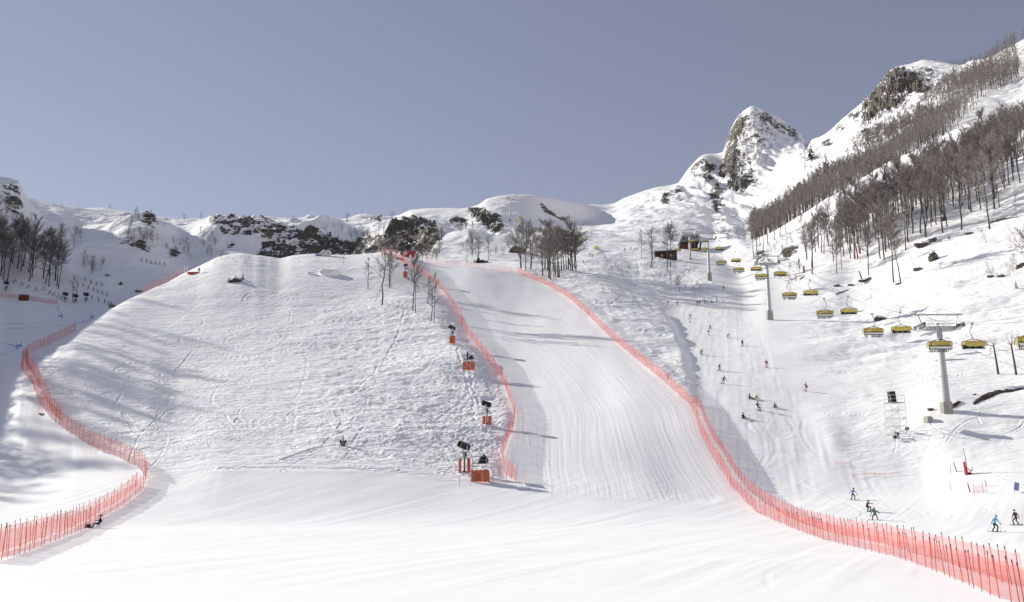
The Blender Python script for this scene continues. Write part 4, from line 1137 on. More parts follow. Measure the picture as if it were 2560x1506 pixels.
# a few evergreens
def fir(p, h, label):
    m = MB(); m.tube([(0, 0, 0), (0, 0, h * .98)], [h * .02, h * .004], 5)
    o = empty("fir_tree", (p.x, p.y, p.z - .2)); tag(o, label, "tree")
    m.build("trunk", M_BARK, o)
    c = MB(); rr = random.Random(int(h * 100))
    for i in range(int(70)):
        f = rr.uniform(.08, .97); L = h * .24 * (1.05 - f); az = rr.uniform(0, 6.28)
        a = Vector((0, 0, f * h)); b = Vector((math.cos(az) * L, math.sin(az) * L, f * h - L * rr.uniform(.1, .45)))
        s = Vector((-math.sin(az), math.cos(az), 0)) * L * .28
        c.add([a, b - s * .5 + Vector((0, 0, -.04 * h)), b + s * .1, b + s * .5 + Vector((0, 0, -.04 * h)), (a + b) / 2 + s, (a + b) / 2 - s], [(0, 5, 1, 2), (0, 2, 3, 4)])
    c.build("crown", M_NEEDLE, o)
fir(hit(2066, 426, 10.8), 17, "single dark fir at the upper edge of the far wood")
fir(hit(2029, 402, 10.8), 20, "dark narrow fir on the lower flank of the high ridge")
fir(hit(607, 700), 2.6, "tiny dark fir beside the snow capped boulder on the knoll")
fir(hit(2541, 722), 2.4, "tiny green fir alone on the bright snow bank")
fir(hit(2372, 598), 2.0, "tiny green fir sprig below the hillside wood")
# ------------------------------------------------------------------ safety nets on flexible posts
pm = MB()
pm.tube([(0, 0, -.35), (0, 0, 1.86)], .022, 5); pm.mi = 1; pm.tube([(0, 0, 1.86), (0, 0, 2.0)], .030, 5)
POST_MESH = pm.mesh("post", [M_POST, M_POSTTOP])
def net_fence(path, label, group, spacing=2.0, height=1.95, mat=None, posts=True, step=.5, kmin=0.3, lean=.035, gap=.12):
    mat = mat or M_NET
    xy = hitpath(path, step, kmin)
    z = np.array([ground(x, y) for x, y in xy])
    o = empty("safety_net", (xy[0][0], xy[0][1], z[0])); tag(o, label, "safety net", group)
    base = Vector(o.location)
    every = max(1, int(round(spacing / step)))
    vs = []; fs = []; ph = rnd.uniform(0, 6)
    for i, (x, y) in enumerate(xy):
        f = (i % every) / every
        sag = .05 * 4 * f * (1 - f) * rnd.uniform(.7, 1.2)
        bow = .10 * math.sin(i * .37 + ph) + rnd.gauss(0, .02)
        for j, hh in enumerate((gap, height * .5, height - .12 - sag)):
            k = bow * (1, .8, .3)[j]
            vs.append((x + k - base.x, y + k * .5 - base.y, z[i] + hh - base.z))
        if i:
            a = (i - 1) * 3; b = i * 3
            fs += [(a, b, b + 1, a + 1), (a + 1, b + 1, b + 2, a + 2)]
    me = bpy.data.meshes.new("net"); me.from_pydata(vs, [], fs); me.materials.append(mat)
    me.polygons.foreach_set('use_smooth', [True] * len(fs))
    link_mesh("net", me, o)
    if posts:
        for i in range(0, len(xy), every):
            q = link_mesh("post", POST_MESH, o)
            q.location = (xy[i][0] - base.x + rnd.gauss(0, .05), xy[i][1] - base.y + rnd.gauss(0, .05), z[i] - base.z)
            q.rotation_euler = (rnd.gauss(0, lean), rnd.gauss(-.04, lean), 0); q.scale = (1, 1, height / 1.95 * rnd.uniform(.93, 1.06))
    return o
G = "red safety nets along the pistes"
net_fence(FENCE_PISTE[13:], "outer red net in front, curving to the lower corner below the snowboarders", G, 1.5, 1.75)
net_fence(FENCE_PISTE_BACK, "inner red net of the double row below the snowboarders", G, 1.5, 1.75)
net_fence(FENCE_PISTE[:14], "long red net between the race piste and the mogul slope", G, 2.2, 2.3)
net_fence(FENCE_CENTRE, "red net snaking down between the knoll and the race piste", G, 2.0, 2.3, lean=.14)
net_fence(FENCE_LEFT[:12], "outer red net behind the seated person, front row", G, 1.9, 2.0)
net_fence(FENCE_LEFT_BACK, "inner red net behind the seated person, back row", G, 1.9, 2.0)
net_fence(FENCE_LEFT[11:], "red net winding up round the flank of the knoll into the shade", G, 2.0, 2.6)
net_fence(FENCE_LEFT_UP, "short second row of red net at the shaded bend", G, 2.0, 2.8)
net_fence([(-20, 738), (0, 741), (63, 750), (143, 762)], "far red net across the shaded valley by the red hut", G, 3.0, 2.2, kmin=5.5)
net_fence([(352, 741), (380, 724), (412, 711), (458, 688)], "faint pink net peeping over the knoll edge", G, 3.0, 2.6, M_NETTHIN)
net_fence([(955, 634), (972, 640), (992, 648)], "short red net beside the arch at the knoll top", G, 2.5, 3.0)
net_fence([(1062, 660), (1108, 667), (1154, 669)], "dull pink net along the top edge of the race piste", G, 2.5, 2.6, M_NETTHIN)
net_fence([(1160, 668), (1220, 676), (1288, 684)], "faint pink net running to the grove", G, 2.5, 2.4, M_NETTHIN)
net_fence([(2133, 1196), (2160, 1190), (2200, 1192), (2246, 1188)], "low sagging red ribbon net on the open run", G, 3.0, .62, M_NET, gap=.25)
net_fence([(2092, 1166), (2118, 1163), (2128, 1166)], "short grey net piece beyond the ribbon net", None, 2.0, .7, M_NETTHIN)
pn = net_fence([(2434, 1236), (2452, 1235), (2472, 1232)], "pale red net panel standing by the red pole on the snow heap", None, 1.2, 1.25, M_NETTHIN)

# thin posts in a row before the padded scaffold
for i, (u, v, vt) in enumerate(((1148, 1216, 1182), (1175, 1216, 1180), (1203, 1214, 1200), (1232, 1212, 1176), (1265, 1210, 1187))):
    p = hit(u, v); m = MB()
    h = (v - vt) / FPX * p.y
    m.tube([(0, 0, -.3), (rnd.uniform(-.06, .06), 0, h)], .026, 5)
    o = m.build("marker_post", M_POST); o.location = p
    tag(o, f"thin red post in front of the orange padded scaffold, {ordinal(i)} from the knoll side", "post", "posts before the padded scaffold")
for u, v, vt, mt, lab, lean in ((2425, 1231, 1208, M_RED, "short leaning red pole beside the pale net panel", .16), (2392, 1180, 1157, M_BLUEPAD, "leaning blue pad pole on top of the snow heap", .26), (2376, 1182, 1164, M_ROPE, "thin stick beside the blue pad pole", -.1), (2378, 1226, 1204, M_ROPE, "thin stick at the foot of the snow heap", .1), (2467, 1216, 1200, M_POST, "thin pole behind the pale net panel", .2),
                            (460, 686, 664, M_WHITE, "white pole at the knoll edge, further from the orange pad", -.06), (467, 686, 664, M_WHITE, "white pole next to the orange pad at the knoll edge", -.04), (1217, 1080, 1072, M_DARK, "tiny dark marker below the padded snow gun", 0), (1194, 877, 871, M_DARK, "small black flap beside the red net", 0)):
    p = hit(u, v); h = (v - vt) / FPX * p.y
    m = MB(); r_p = .09 if mt in (M_RED, M_BLUEPAD) else .05 if mt is not M_WHITE else .13
    m.tube([(0, 0, -.3), (0, 0, h * .6), (0, 0, h)], [r_p, r_p, r_p * .85], 6)
    o = m.build("marker_pole", mt); o.location = p; o.rotation_euler = (0, -lean, 0)
    tag(o, lab, "pole")

# ------------------------------------------------------------------ snow guns with padding and scaffolds
def fan(m_dark, m_grey, z, yaw, tilt, k=1.0):
    """a fan gun: barrel, nozzle ring, motor, yoke"""
    Mx = Matrix.Translation((0, 0, z)) @ Matrix.Rotation(yaw, 4, 'Z') @ Matrix.Rotation(tilt, 4, 'X') @ Matrix.Scale(k, 4)
    def T(p): return Mx @ Vector(p)
    b = MB(); n = 14
    prof = [(-.95, .30), (-.75, .52), (-.2, .54), (.55, .50), (.95, .56), (1.02, .56), (1.02, .47), (.5, .42), (-.5, .44)]
    vs = []; fs = []
    for (y, r) in prof:
        for i in range(n): vs.append(T((r * math.cos(2 * math.pi * i / n), y, r * math.sin(2 * math.pi * i / n))))
    for j in range(len(prof) - 1):
        for i in range(n): fs.append((j * n + i, j * n + (i + 1) % n, (j + 1) * n + (i + 1) % n, (j + 1) * n + i))
    fs.append(tuple(range((len(prof) - 1) * n, len(prof) * n)))
    fs.append(tuple(range(n - 1, -1, -1)))
    b.add(vs, fs)
    hub = MB(); hub.tube([T((0, -.5, 0)), T((0, .35, 0)), T((0, .6, 0))], [.18 * k, .18 * k, .04 * k], 8)
    for i in range(5):
        an = i * 1.2566
        hub.add([T((.1 * math.cos(an), .2, .1 * math.sin(an))), T((.42 * math.cos(an), .2, .42 * math.sin(an))), T((.42 * math.cos(an + .4), .32, .42 * math.sin(an + .4))), T((.1 * math.cos(an + .6), .32, .1 * math.sin(an + .6)))], [(0, 1, 2, 3)])
    yk = MB()
    for sx in (-1, 1):
        yk.tube([Vector((0, 0, z - .95 * k)), Matrix.Rotation(yaw, 3, 'Z') @ Vector((sx * .62 * k, 0, 0)) + Vector((0, 0, z - .75 * k)), Matrix.Rotation(yaw, 3, 'Z') @ Vector((sx * .62 * k, 0, 0)) + Vector((0, 0, z))], .06 * k, 6)
    return b, hub, yk

def pads(m, r0, z0, z1, angs, thick=.14, bulge=.1):
    """upright foam mattresses standing round a mast, each slightly bent"""
    for a0, a1 in angs:
        n = 5; vs = []; fs = []
        for i in range(n + 1):
            a = a0 + (a1 - a0) * i / n
            rr = r0 * (1 + bulge * math.sin(math.pi * i / n) + rnd.gauss(0, .02))
            for r in (rr, rr + thick):
                vs += [(r * math.cos(a), r * math.sin(a), z0 + rnd.gauss(0, .03)), (r * math.cos(a) * .96, r * math.sin(a) * .96, z1 + rnd.gauss(0, .05))]
        for i in range(n):
            a = i * 4; b = a + 4
            fs += [(a, b, b + 1, a + 1), (a + 2, a + 3, b + 3, b + 2), (a + 1, b + 1, b + 3, a + 3), (a, a + 2, b + 2, b)]
        fs += [(0, 1, 3, 2), (n * 4, n * 4 + 2, n * 4 + 3, n * 4 + 1)]
        m.add(vs, fs)

def snow_gun(u, v, label, h=3.0, k=.8, yaw=.6, tilt=.25, padded=((-2.4, -1.4), (-1.3, -.3)), pad_h=1.7, kmin=0.3, group="fan snow guns", scale=1.0):
    p = hit(u, v, kmin)
    o = empty("snow_gun", p, scale=scale); tag(o, label, "snow gun", group)
    m = MB(); m.tube([(0, 0, -.5), (0, 0, h - .9 * k)], .13, 8); m.tube([(0, 0, .0), (0, 0, .12)], .4, 8)
    m.build("mast", M_GREY, o, True)
    b, hub, yk = fan(M_DARK, M_GREY, h, yaw, tilt, k)
    br = b.build("fan_barrel", M_DARK, o, True); hub.build("rotor", M_GREY, br); yk.build("yoke", M_WHITE, o)
    m = MB(); m.box((.0, .35, h - 1.25 * k), (.62 * k, .5 * k, .8 * k)); m.build("control_box", M_GREY, o)
    m = MB()                                                     # service platform with its rail
    zp = h - 1.75 * k
    if zp > .8:
        m.box((0, 0, zp), (1.5 * k, 1.2 * k, .06))
        for sx in (-1, 1):
            for sy in (-1, 1): m.tube([(sx * .7 * k, sy * .55 * k, zp), (sx * .7 * k, sy * .55 * k, zp + .9 * k)], .025, 4)
        for sy in (-1, 1): m.tube([(-.7 * k, sy * .55 * k, zp + .9 * k), (.7 * k, sy * .55 * k, zp + .9 * k)], .025, 4)
        m.build("platform", M_STEEL, o)
    for a in padded:
        m = MB(); pads(m, .75, -.1, pad_h, [a]); m.build("padding", M_ORANGE, o)
    return o
snow_gun(1013, 694, "snow gun with dull red padding behind the dark knoll tree", 4.2, .8, -.5, .2, ((-2.6, -1.5), (-1.4, -.5)), 1.8)
snow_gun(1130, 858, "snow gun with orange padding bent like a boot, uppermost in the open", 3.7, .85, 1.9, .35, ((-2.5, -1.55), (-1.45, -.35)), 1.65)
snow_gun(1217, 1061, "snow gun with low split orange padding, above the lowest pair", 3.5, .85, 1.2, .3, ((-2.9, -1.9), (-1.3, -.3)), 1.35)
snow_gun(1161, 1180, "snow gun with tall narrow open orange padding, lowest on the slope", 3.7, .95, 2.3, .3, ((-2.9, -2.2), (-1.0, -.25)), 1.9)
for u, v, lab in ((14, 727, "dark snow gun beside the red hut in the valley"), (162, 755, "dark snow gun, first of the three across the valley"), (187, 760, "dark snow gun hidden at the foot of the grey valley tree"), (214, 756, "dark snow gun, last of the three across the valley")):
    snow_gun(u, v, lab, 3.6, 1.5, .9, .2, (), kmin=5.5)

def scaffold(p, w, d, lifts, lh, label, mat=M_STEEL, deck_z=None, rail=1.0, rot=0.0):
    o = empty("scaffold_tower", p, rz=rot); tag(o, label, "scaffold")
    H = lifts * lh
    top = (deck_z or H) + rail
    for sx in (-1, 1):
        for sy in (-1, 1):
            m = MB(); m.tube([(sx * w / 2, sy * d / 2, -.4), (sx * w / 2, sy * d / 2, top)], .032, 5); m.build("standard", mat, o)
    m = MB()
    for k in range(lifts + 1):
        z = .25 + k * (H - .25) / lifts
        for sy in (-1, 1): m.tube([(-w / 2, sy * d / 2, z), (w / 2, sy * d / 2, z)], .026, 4)
        for sx in (-1, 1): m.tube([(sx * w / 2, -d / 2, z), (sx * w / 2, d / 2, z)], .026, 4)
    m.build("ledger", mat, o)
    for k in range(lifts):
        z0 = .25 + k * (H - .25) / lifts; z1 = .25 + (k + 1) * (H - .25) / lifts
        for sy in (-1, 1):
            m = MB(); s = 1 if (k + (sy > 0)) % 2 else -1
            m.tube([(-s * w / 2, sy * d / 2, z0), (s * w / 2, sy * d / 2, z1)], .024, 4); m.build("brace", mat, o)
    dz = deck_z or H
    nb = 5
    for i in range(nb):
        m = MB(); m.box((0, -d / 2 + (i + .5) * d / nb, dz + .04), (w + .1, d / nb - .02, .07)); m.build("plank", M_GREY, o)
    m = MB()
    for z in (dz + rail * .5, dz + rail):
        for sy in (-1, 1): m.tube([(-w / 2, sy * d / 2, z), (w / 2, sy * d / 2, z)], .022, 4)
        for sx in (-1, 1): m.tube([(sx * w / 2, -d / 2, z), (sx * w / 2, d / 2, z)], .022, 4)
    m.build("guard_rail", mat, o)
    return o
def cover_lump(p, size, label, name="covered_camera"):
    """a camera under a black rain cover"""
    m = MB(); n = 10
    rings = [(0, 1.0), (.25, 1.02), (.55, .8), (.8, .5), (1.0, .12)]
    vs = []; fs = []
    for z, r in rings:
        for i in range(n):
            a = 2 * math.pi * i / n; q = r * (1 + .22 * math.cos(2 * a) + rnd.gauss(0, .06))
            vs.append((size * .5 * q * math.cos(a) + size * .18 * z, size * .5 * q * math.sin(a), z * size * .85))
    for j in range(len(rings) - 1):
        for i in range(n): fs.append((j * n + i, j * n + (i + 1) % n, (j + 1) * n + (i + 1) % n, (j + 1) * n + i))
    fs.append(tuple(range((len(rings) - 1) * n, len(rings) * n)))
    m.add(vs, fs)
    o = m.build(name, M_DARK, None, True); o.location = p
    tag(o, label, "camera"); return o
p = hit(1199, 1203); s = scaffold(p, 2.0, 1.6, 2, 1.0, "steel camera scaffold wrapped in orange pads at the foot of the knoll", deck_z=2.35)
for a, b in (((-1.15, -1.0, -.1, 1.45), (.35, -1.02)), ((.40, -1.0, -.1, 1.5), (1.25, -.75))):
    m = MB(); x0, y0, z0, z1 = a; x1, y1 = b
    n = 5; vs = []; fs = []
    for i in range(n + 1):
        f = i / n
        x = x0 + (x1 - x0) * f; y = y0 + (y1 - y0) * f - .06 * math.sin(math.pi * f)
        for dy in (0, .16): vs += [(x, y + dy, z0 + rnd.gauss(0, .02)), (x + .04, y + dy, z1 + rnd.gauss(0, .05))]
    for i in range(n):
        q = i * 4; r4 = q + 4
        fs += [(q, r4, r4 + 1, q + 1), (q + 2, q + 3, r4 + 3, r4 + 2), (q + 1, r4 + 1, r4 + 3, q + 3), (q, q + 2, r4 + 2, r4)]
    fs += [(0, 1, 3, 2), (n * 4, n * 4 + 2, n * 4 + 3, n * 4 + 1)]
    m.add(vs, fs); m.build("padding", M_ORANGE, s)
m = MB(); pads(m, 1.15, -.1, 1.35, [(-.5, .6)]); m.build("padding", M_ORANGE, s)
m = MB(); m.tube([(-.9, -1.2, .5), (.2, -1.25, .15)], .03, 4); m.tube([(-1.0, -1.22, 1.15), (.3, -1.22, .45)], .03, 4); m.build("strap", M_WOOD, s)
cover_lump(p + Vector((.35, 0, 2.45)), 1.35, "black covered camera on the padded scaffold")
p = hit(1171, 925); s = scaffold(p, 2.0, 1.6, 2, .95, "steel camera scaffold inside a dark orange pad box higher on the slope", deck_z=2.2)
for x0, x1, y in ((-1.15, -.35, -.95), (-.3, .5, -.98), (.55, 1.35, -.92)):
    m = MB(); m.box(((x0 + x1) / 2, y, .75), (x1 - x0, .16, 1.75), rot=(rnd.gauss(0, .05), 0, 0)); m.build("padding", M_ORANGE, s)
m = MB(); m.tube([(-1.0, -1.12, .2), (1.2, -1.12, 1.5)], .03, 4); m.tube([(-.9, -1.12, 1.5), (.9, -1.12, .1)], .03, 4); m.build("brace", M_WHITE, s)
cover_lump(p + Vector((.5, 0, 2.3)), 1.0, "round black covered camera on the upper pad box scaffold")
m = MB(); m.tube([(0, 0, 0), (0, 0, .5)], .12, 8); m.tube([(0, 0, .5), (.05, 0, 1.35)], [.26, .2], 8); m.ball((.05, 0, 1.45), .17, 8, 6)
o = m.build("covered_monitor", M_DARK, None, True); o.location = p + Vector((-.25, 0, 2.3)); tag(o, "tall thin black wrapped device on the upper pad box scaffold", "monitor")
p = hit(2243, 1090)
scaffold(p, 2.3, 2.0, 4, 1.28, "tall bare steel scaffold tower standing alone on the bright slope", deck_z=5.1, rail=1.15, rot=.12)
c = empty("wrapped_cabin", p + Vector((-.25, .1, 5.2)), rot=(0, -.06, .12)); tag(c, "black wrapped box strapped on top of the lone scaffold tower", "box")
m = MB(); m.box((0, 0, .85), (.95, .85, 1.7), taper=.96); m.build("cover", M_DARK, c)
for z in (.55, 1.15):
    m = MB(); m.box((0, 0, z), (.98, .88, .07)); m.build("strap", M_STEEL, c)
for dx, dy, dz, yw, lab in ((-.95, -1.3, .15, .4, "black light fixture at the near foot of the lone scaffold"), (1.55, -.2, .55, 2.2, "black light fixture hung beside the far leg of the lone scaffold")):
    m = MB(); m.box((0, 0, .2), (.6, .35, .42), rot=(.5, .2, yw), taper=.7); m.tube([(0, 0, .2), (.35 * math.cos(yw), .35 * math.sin(yw), -.05)], .05, 5); m.tube([(0, 0, .1), (-.1, 0, -.5)], .03, 4)
    o = m.build("floodlight", M_DARK); o.location = onto(p.x + dx, p.y + dy, .4 + dz * .6); tag(o, lab, "lamp")

# a black lance head with valves in the trampled hollow of the knoll
p = hit(857, 1116); o = empty("hydrant", p); tag(o, "black snow lance hydrant with three arms in the knoll's lower dip", "hydrant")
m = MB(); m.tube([(0, 0, -.2), (0, 0, .5), (.0, 0, 1.5)], [.18, .16, .07], 8); m.ball((0, 0, 1.52), .09, 8, 5); m.build("lance", M_GREY, o)
for sx in (-1, 1):
    m = MB(); m.ball((sx * .38, 0, .72), (.2, .2, .24), 8, 6); m.tube([(sx * .3, -.05, .6), (sx * .25, -.05, -.1)], .09, 6); m.tube([(0, 0, .5), (sx * .35, 0, .7)], .07, 5); m.build("valve", M_DARK, o)
# red lance post with tall grey mast on the snow heap
p = hit(2417, 1187); o = empty("snow_lance", p); tag(o, "red padded hydrant with a tall thin grey mast on the bright slope", "snow lance")
m = MB(); m.tube([(0, 0, -.2), (-.12, 0, 1.0), (-.2, 0, 1.1)], [.26, .22, .15], 8); m.build("hydrant", M_RED, o)
m = MB(); m.tube([(-.2, 0, 1.1), (-.2, 0, 1.62)], [.17, .15], 8); m.tube([(-.2, 0, 1.62), (-.2, 0, 1.7)], .19, 8); m.build("pad", M_RED, o)
m = MB(); m.tube([(.1, 0, .9), (.0, 0, 2.4), (-.12, 0, 3.6)], [.07, .05, .03], 6); m.build("mast", M_GREY, o)
m = MB(); m.tube([(.1, 0, .9), (.65, 0, .5), (.35, 0, .15)], .06, 5); m.tube([(.65, 0, .5), (.95, 0, 1.05)], .04, 5); m.build("arm", M_DARK, o)
m = MB(); m.ball((.35, 0, .12), (.42, .3, .2), 8, 5); m.build("base", M_DARK, o)

# ------------------------------------------------------------------ small buildings and vehicles in the upper snow
p = hit(1665, 648); d = p.y
o = empty("wooden_hut", p - Vector((0, 0, .4)), rz=-.05); tag(o, "small dark brown wooden hut with two white framed windows near the lift station", "hut")
W = 56 / FPX * d; H_ = 22 / FPX * d
m = MB(); m.box((0, 1.5, H_ * .5), (W, 3.6, H_)); m.build("wall", M_WOODDARK, o)
m = MB(); m.box((0, 1.4, H_ + .1), (W + .7, 4.4, .22), rot=(-.06, -.05, 0)); m.build("roof", M_SHELL, o)
m = MB(); m.box((0, 1.5, H_ + .34), (W + .6, 4.2, .26), rot=(-.06, -.05, 0)); m.build("snow_cover", M_SNOWPLAIN, o)
for fx in (-.18, .22):
    w_ = MB(); w_.box((fx * W, -.32, H_ * .52), (1.05, .08, 1.0)); f_ = w_.build("window", M_WHITE, o)
    q = MB(); q.box((fx * W, -.37, H_ * .52), (.72, .06, .68)); q.build("pane", M_GLASS, f_)
p = hit(815, 640); o = empty("party_tent", p, rz=.1); tag(o, "white tent with arched windows and two pointed roofs on the knoll top", "tent")
k = p.y / 345
for sx in (-.9, .9):
    m = MB(); x = sx * k; a = .88 * k
    m.add([(x - a, -a, 1.6 * k), (x + a, -a, 1.6 * k), (x + a, a, 1.6 * k), (x - a, a, 1.6 * k), (x - .1 * k, -.1 * k, 2.5 * k), (x + .1 * k, .1 * k, 2.7 * k)], [(0, 1, 5, 4), (1, 2, 5), (2, 3, 4, 5), (3, 0, 4)])
    m.build("roof", M_TENT, o)
    m = MB(); m.box((x, 0, .75 * k), (1.72 * k, 1.7 * k, 1.7 * k)); m.build("wall", M_TENT, o)
    m = MB(); n = 8
    prof = [(-.42 * k, .5 * k)] + [(-.42 * k * math.cos(math.pi * i / n), .95 * k + .36 * k * math.sin(math.pi * i / n)) for i in range(n + 1)] + [(.42 * k, .5 * k)]
    m.add([(x + q[0], -.88 * k, q[1]) for q in prof] + [(x + q[0], -.80 * k, q[1]) for q in prof], [tuple(range(len(prof)))] + [(i, i + 1, len(prof) + i + 1, len(prof) + i) for i in range(len(prof) - 1)])
    m.build("window", plain("clear_window", (.42, .38, .33), .3), o)
m = MB(); m.box((0, 0, 0), (2.4, .5, .5)); o = m.build("blue_table", M_BLUEPAD); o.location = hit(796, 640) + Vector((0, 0, .3)); tag(o, "low blue panel beside the white tent", "panel")
p = hit(1026, 645); o = empty("inflatable_arch", p, rz=-.25); tag(o, "round red inflatable start arch at the top of the race piste", "arch")
m = MB(); R0 = 1.25 * p.y / 345; r0 = .55 * p.y / 345
m.tube([(R0 * math.cos(a), 0, 1.0 + R0 * math.sin(a)) for a in np.linspace(-.9, math.pi + .9, 22)], r0, 10); m.build("tube", M_RED, o, True)
m = MB(); m.tube([(R0 * .55 * math.cos(a), -.2, 0.9 + R0 * .6 * math.sin(a)) for a in np.linspace(-.5, math.pi + .5, 16)], r0 * .35, 8); m.build("inner_ring", plain("dark_red_fabric", (.28, .04, .035), .7), o, True)
m = MB(); m.box((-2.3, -.6, .6), (.9, 1.6, 1.4), rot=(0, .25, 0)); m.build("apron", plain("pink_fabric", (.7, .3, .28), .7), o)
p = hit(1033, 652); m = MB(); m.box((0, 0, .3), (3.0, 1.0, .8), taper=.7); m.box((-1.0, 0, .7), (.6, .6, .5)); o = m.build("gear_case", M_GREY); o.location = hit(1000, 650); tag(o, "grey gear heap in the snow under the red arch", "gear")
p = hit(482, 686); o = empty("crash_pad", p, rz=.05); tag(o, "long orange crash pad lying at the knoll edge", "crash pad")
for i in range(3):
    m = MB(); m.box((-1.1 + i * 1.12, 0, .35), (1.08, .5, .8)); m.build("mattress", M_ORANGE, o)
# snow groomer
p = hit(1200, 657, 6.4); o = empty("snow_groomer", p, rz=.2); tag(o, "dark snow groomer parked at the foot of the rounded snow hump", "snow groomer")
k = 26 / FPX * p.y / 5.6
def bx(mb, c, s, **kw): return mb.box(tuple(q * k for q in c), tuple(q * k for q in s), **kw)
for sy in (-1, 1):
    m = MB(); bx(m, (0, sy * 1.3, .45), (4.6, .8, .8)); tr_ = m.build("track", M_DARK, o)
m = MB(); bx(m, (.2, 0, 1.0), (4.0, 2.0, .7)); m.build("body", M_GREY, o)
m = MB(); bx(m, (-1.0, 0, 1.85), (1.7, 2.0, 1.3), taper=.75); m.build("cab", M_GLASS, o)
m = MB(); bx(m, (-3.2, 0, .6), (.3, 4.2, 1.1)); m.build("blade", M_DARK, o)
m = MB(); bx(m, (3.3, 0, .5), (1.6, 4.0, .5)); m.build("tiller", M_DARK, o)
# red hut by the far net
p = hit(59, 752, 5.5); k = p.y / 400; o = empty("start_hut", p, rz=.1); tag(o, "dark red hut with a white rim on its roof in the valley", "hut")
m = MB(); m.box((0, 0, 1.1 * k), (3.4 * k, 2.4 * k, 2.2 * k)); m.build("wall", plain("dark_red_boards", (.16, .03, .028), .7), o)
m = MB(); m.box((0, -.05 * k, 2.35 * k), (3.7 * k, 2.7 * k, .35 * k)); m.build("roof", M_GREY, o)
m = MB(); m.tube([(-1.8 * k, -1.4 * k, 2.6 * k), (-.6 * k, -1.5 * k, 2.75 * k), (.6 * k, -1.5 * k, 2.75 * k), (1.8 * k, -1.4 * k, 2.6 * k)], .14 * k, 6); m.build("rim", M_WHITE, o)
p = hit(280, 769, 5.0) ; m = MB(); m.box((0, 0, .5), (2.6, .5, 1.0)); m.box((0, 0, 1.1), (2.7, .6, .15)); o = m.build("board", M_GREY); o.location = p; tag(o, "grey board peeping over the knoll edge in the valley", "board")

# stakes against avalanches on the shaded slope
cr = [(30, 860), (100, 860), (155, 885), (205, 905), (265, 925), (325, 920), (375, 950), (410, 965), (445, 980), (475, 990)]
rows = [("upper row over the snow guns", [(0 + x / 3.153, 430 + y / 3.153 + 5) for x, y in cr], .55),
        ("middle rows beside the grey tree", [(x / 3.153, 430 + y / 3.153 + 5) for x, y in ((650, 890), (690, 910), (730, 925), (765, 940), (800, 950), (838, 965))], .12),
        ("topmost short row", [(x / 3.153, 430 + y / 3.153 + 5) for x, y in ((665, 845), (710, 865), (755, 880), (795, 885))], .1),
        ("lowest row over the valley floor", [(x / 3.153, 430 + y / 3.153 + 5) for x, y in ((720, 990), (770, 1005), (820, 1020), (850, 1035), (870, 1042))], .1),
        ("row behind the knoll edge under the pointed knob", [(x / 3.153, 430 + y / 3.153 + 4) for x, y in ((1110, 690), (1150, 700), (1185, 712), (1220, 718), (1255, 722), (1290, 724))], .1)]
for rn_, pts, ln in rows:
    for i, (u, v) in enumerate(pts):
        p = hit(u, v, 5.8)
        m = MB(); m.tube([(0, 0, -.3), (ln * 2, 0, 2.0)], .14, 5); m.tube([(ln * 2, 0, 1.7), (ln * 2 + .7, .4, -.2)], .10, 4)
        o = m.build("avalanche_stake", M_WOODDARK); o.location = p
        tag(o, f"dark snow stake, {ordinal(i)} from the valley wood in the {rn_}", "stake", "snow stakes on the shaded slope")

# blue dye lines and gate panels on the race course in the valley
def dye(path, label):
    xy = hitpath(path, 1.0, 2.5); vs = []; fs = []
    for i, (x, y) in enumerate(xy):
        a = xy[max(i - 1, 0)]; b = xy[min(i + 1, len(xy) - 1)]; t = np.array(b) - np.array(a); t /= np.hypot(*t) + 1e-9
        for s in (-.14, .14):
            X_, Y_ = x - t[1] * s, y + t[0] * s
            vs.append((X_, Y_, ground(X_, Y_) + .06))
        if i: fs.append((2 * i - 2, 2 * i, 2 * i + 1, 2 * i - 1))
    me = bpy.data.meshes.new("dye_line"); me.from_pydata(vs, [], fs); me.materials.append(M_BLUE)
    tag(link_mesh("dye_line", me), label, "dye line", "blue dye lines in the valley")
dye([(150, 768), (138, 772), (148, 779), (160, 790), (155, 799), (127, 806), (63, 810), (-10, 810)], "blue dye line bending round the gate by the snow guns")
dye([(192, 772), (222, 782), (237, 791), (233, 798), (190, 811), (95, 820), (-10, 824)], "blue dye line swinging close to the knoll edge")
dye([(-10, 855), (20, 860), (44, 869), (46, 874), (32, 880), (-10, 888)], "short blue dye loop low in the valley")
for u, v, lab in ((149, 794, "blue gate panel beside the upper dye bend"), (228, 797, "blue gate panel beside the knoll side dye bend"), (47, 870, "blue gate panel on the low dye loop")):
    p = hit(u, v, 2.5); o = empty("race_gate", p); tag(o, lab, "gate", "race gates in the valley")
    for sx in (-.6, .6):
        m = MB(); m.tube([(sx, 0, -.2), (sx, 0, 1.7)], .05, 5); m.build("pole", M_BLUEPAD, o)
    m = MB(); m.box((0, 0, .55), (1.15, .04, .5)); m.build("panel", M_BLUEPAD, o)
m = MB(); m.box((0, 0, 0), (.75, .05, 1.0), rot=(0, .25, .3)); m.box((-.3, .02, -.4), (.06, .06, 1.0), rot=(0, .25, 0)); o = m.build("info_board", M_BLUEPAD); o.location = hit(2543, 1232) + Vector((0, 0, .75)); tag(o, "small tilted pale blue board on the bright slope", "board")

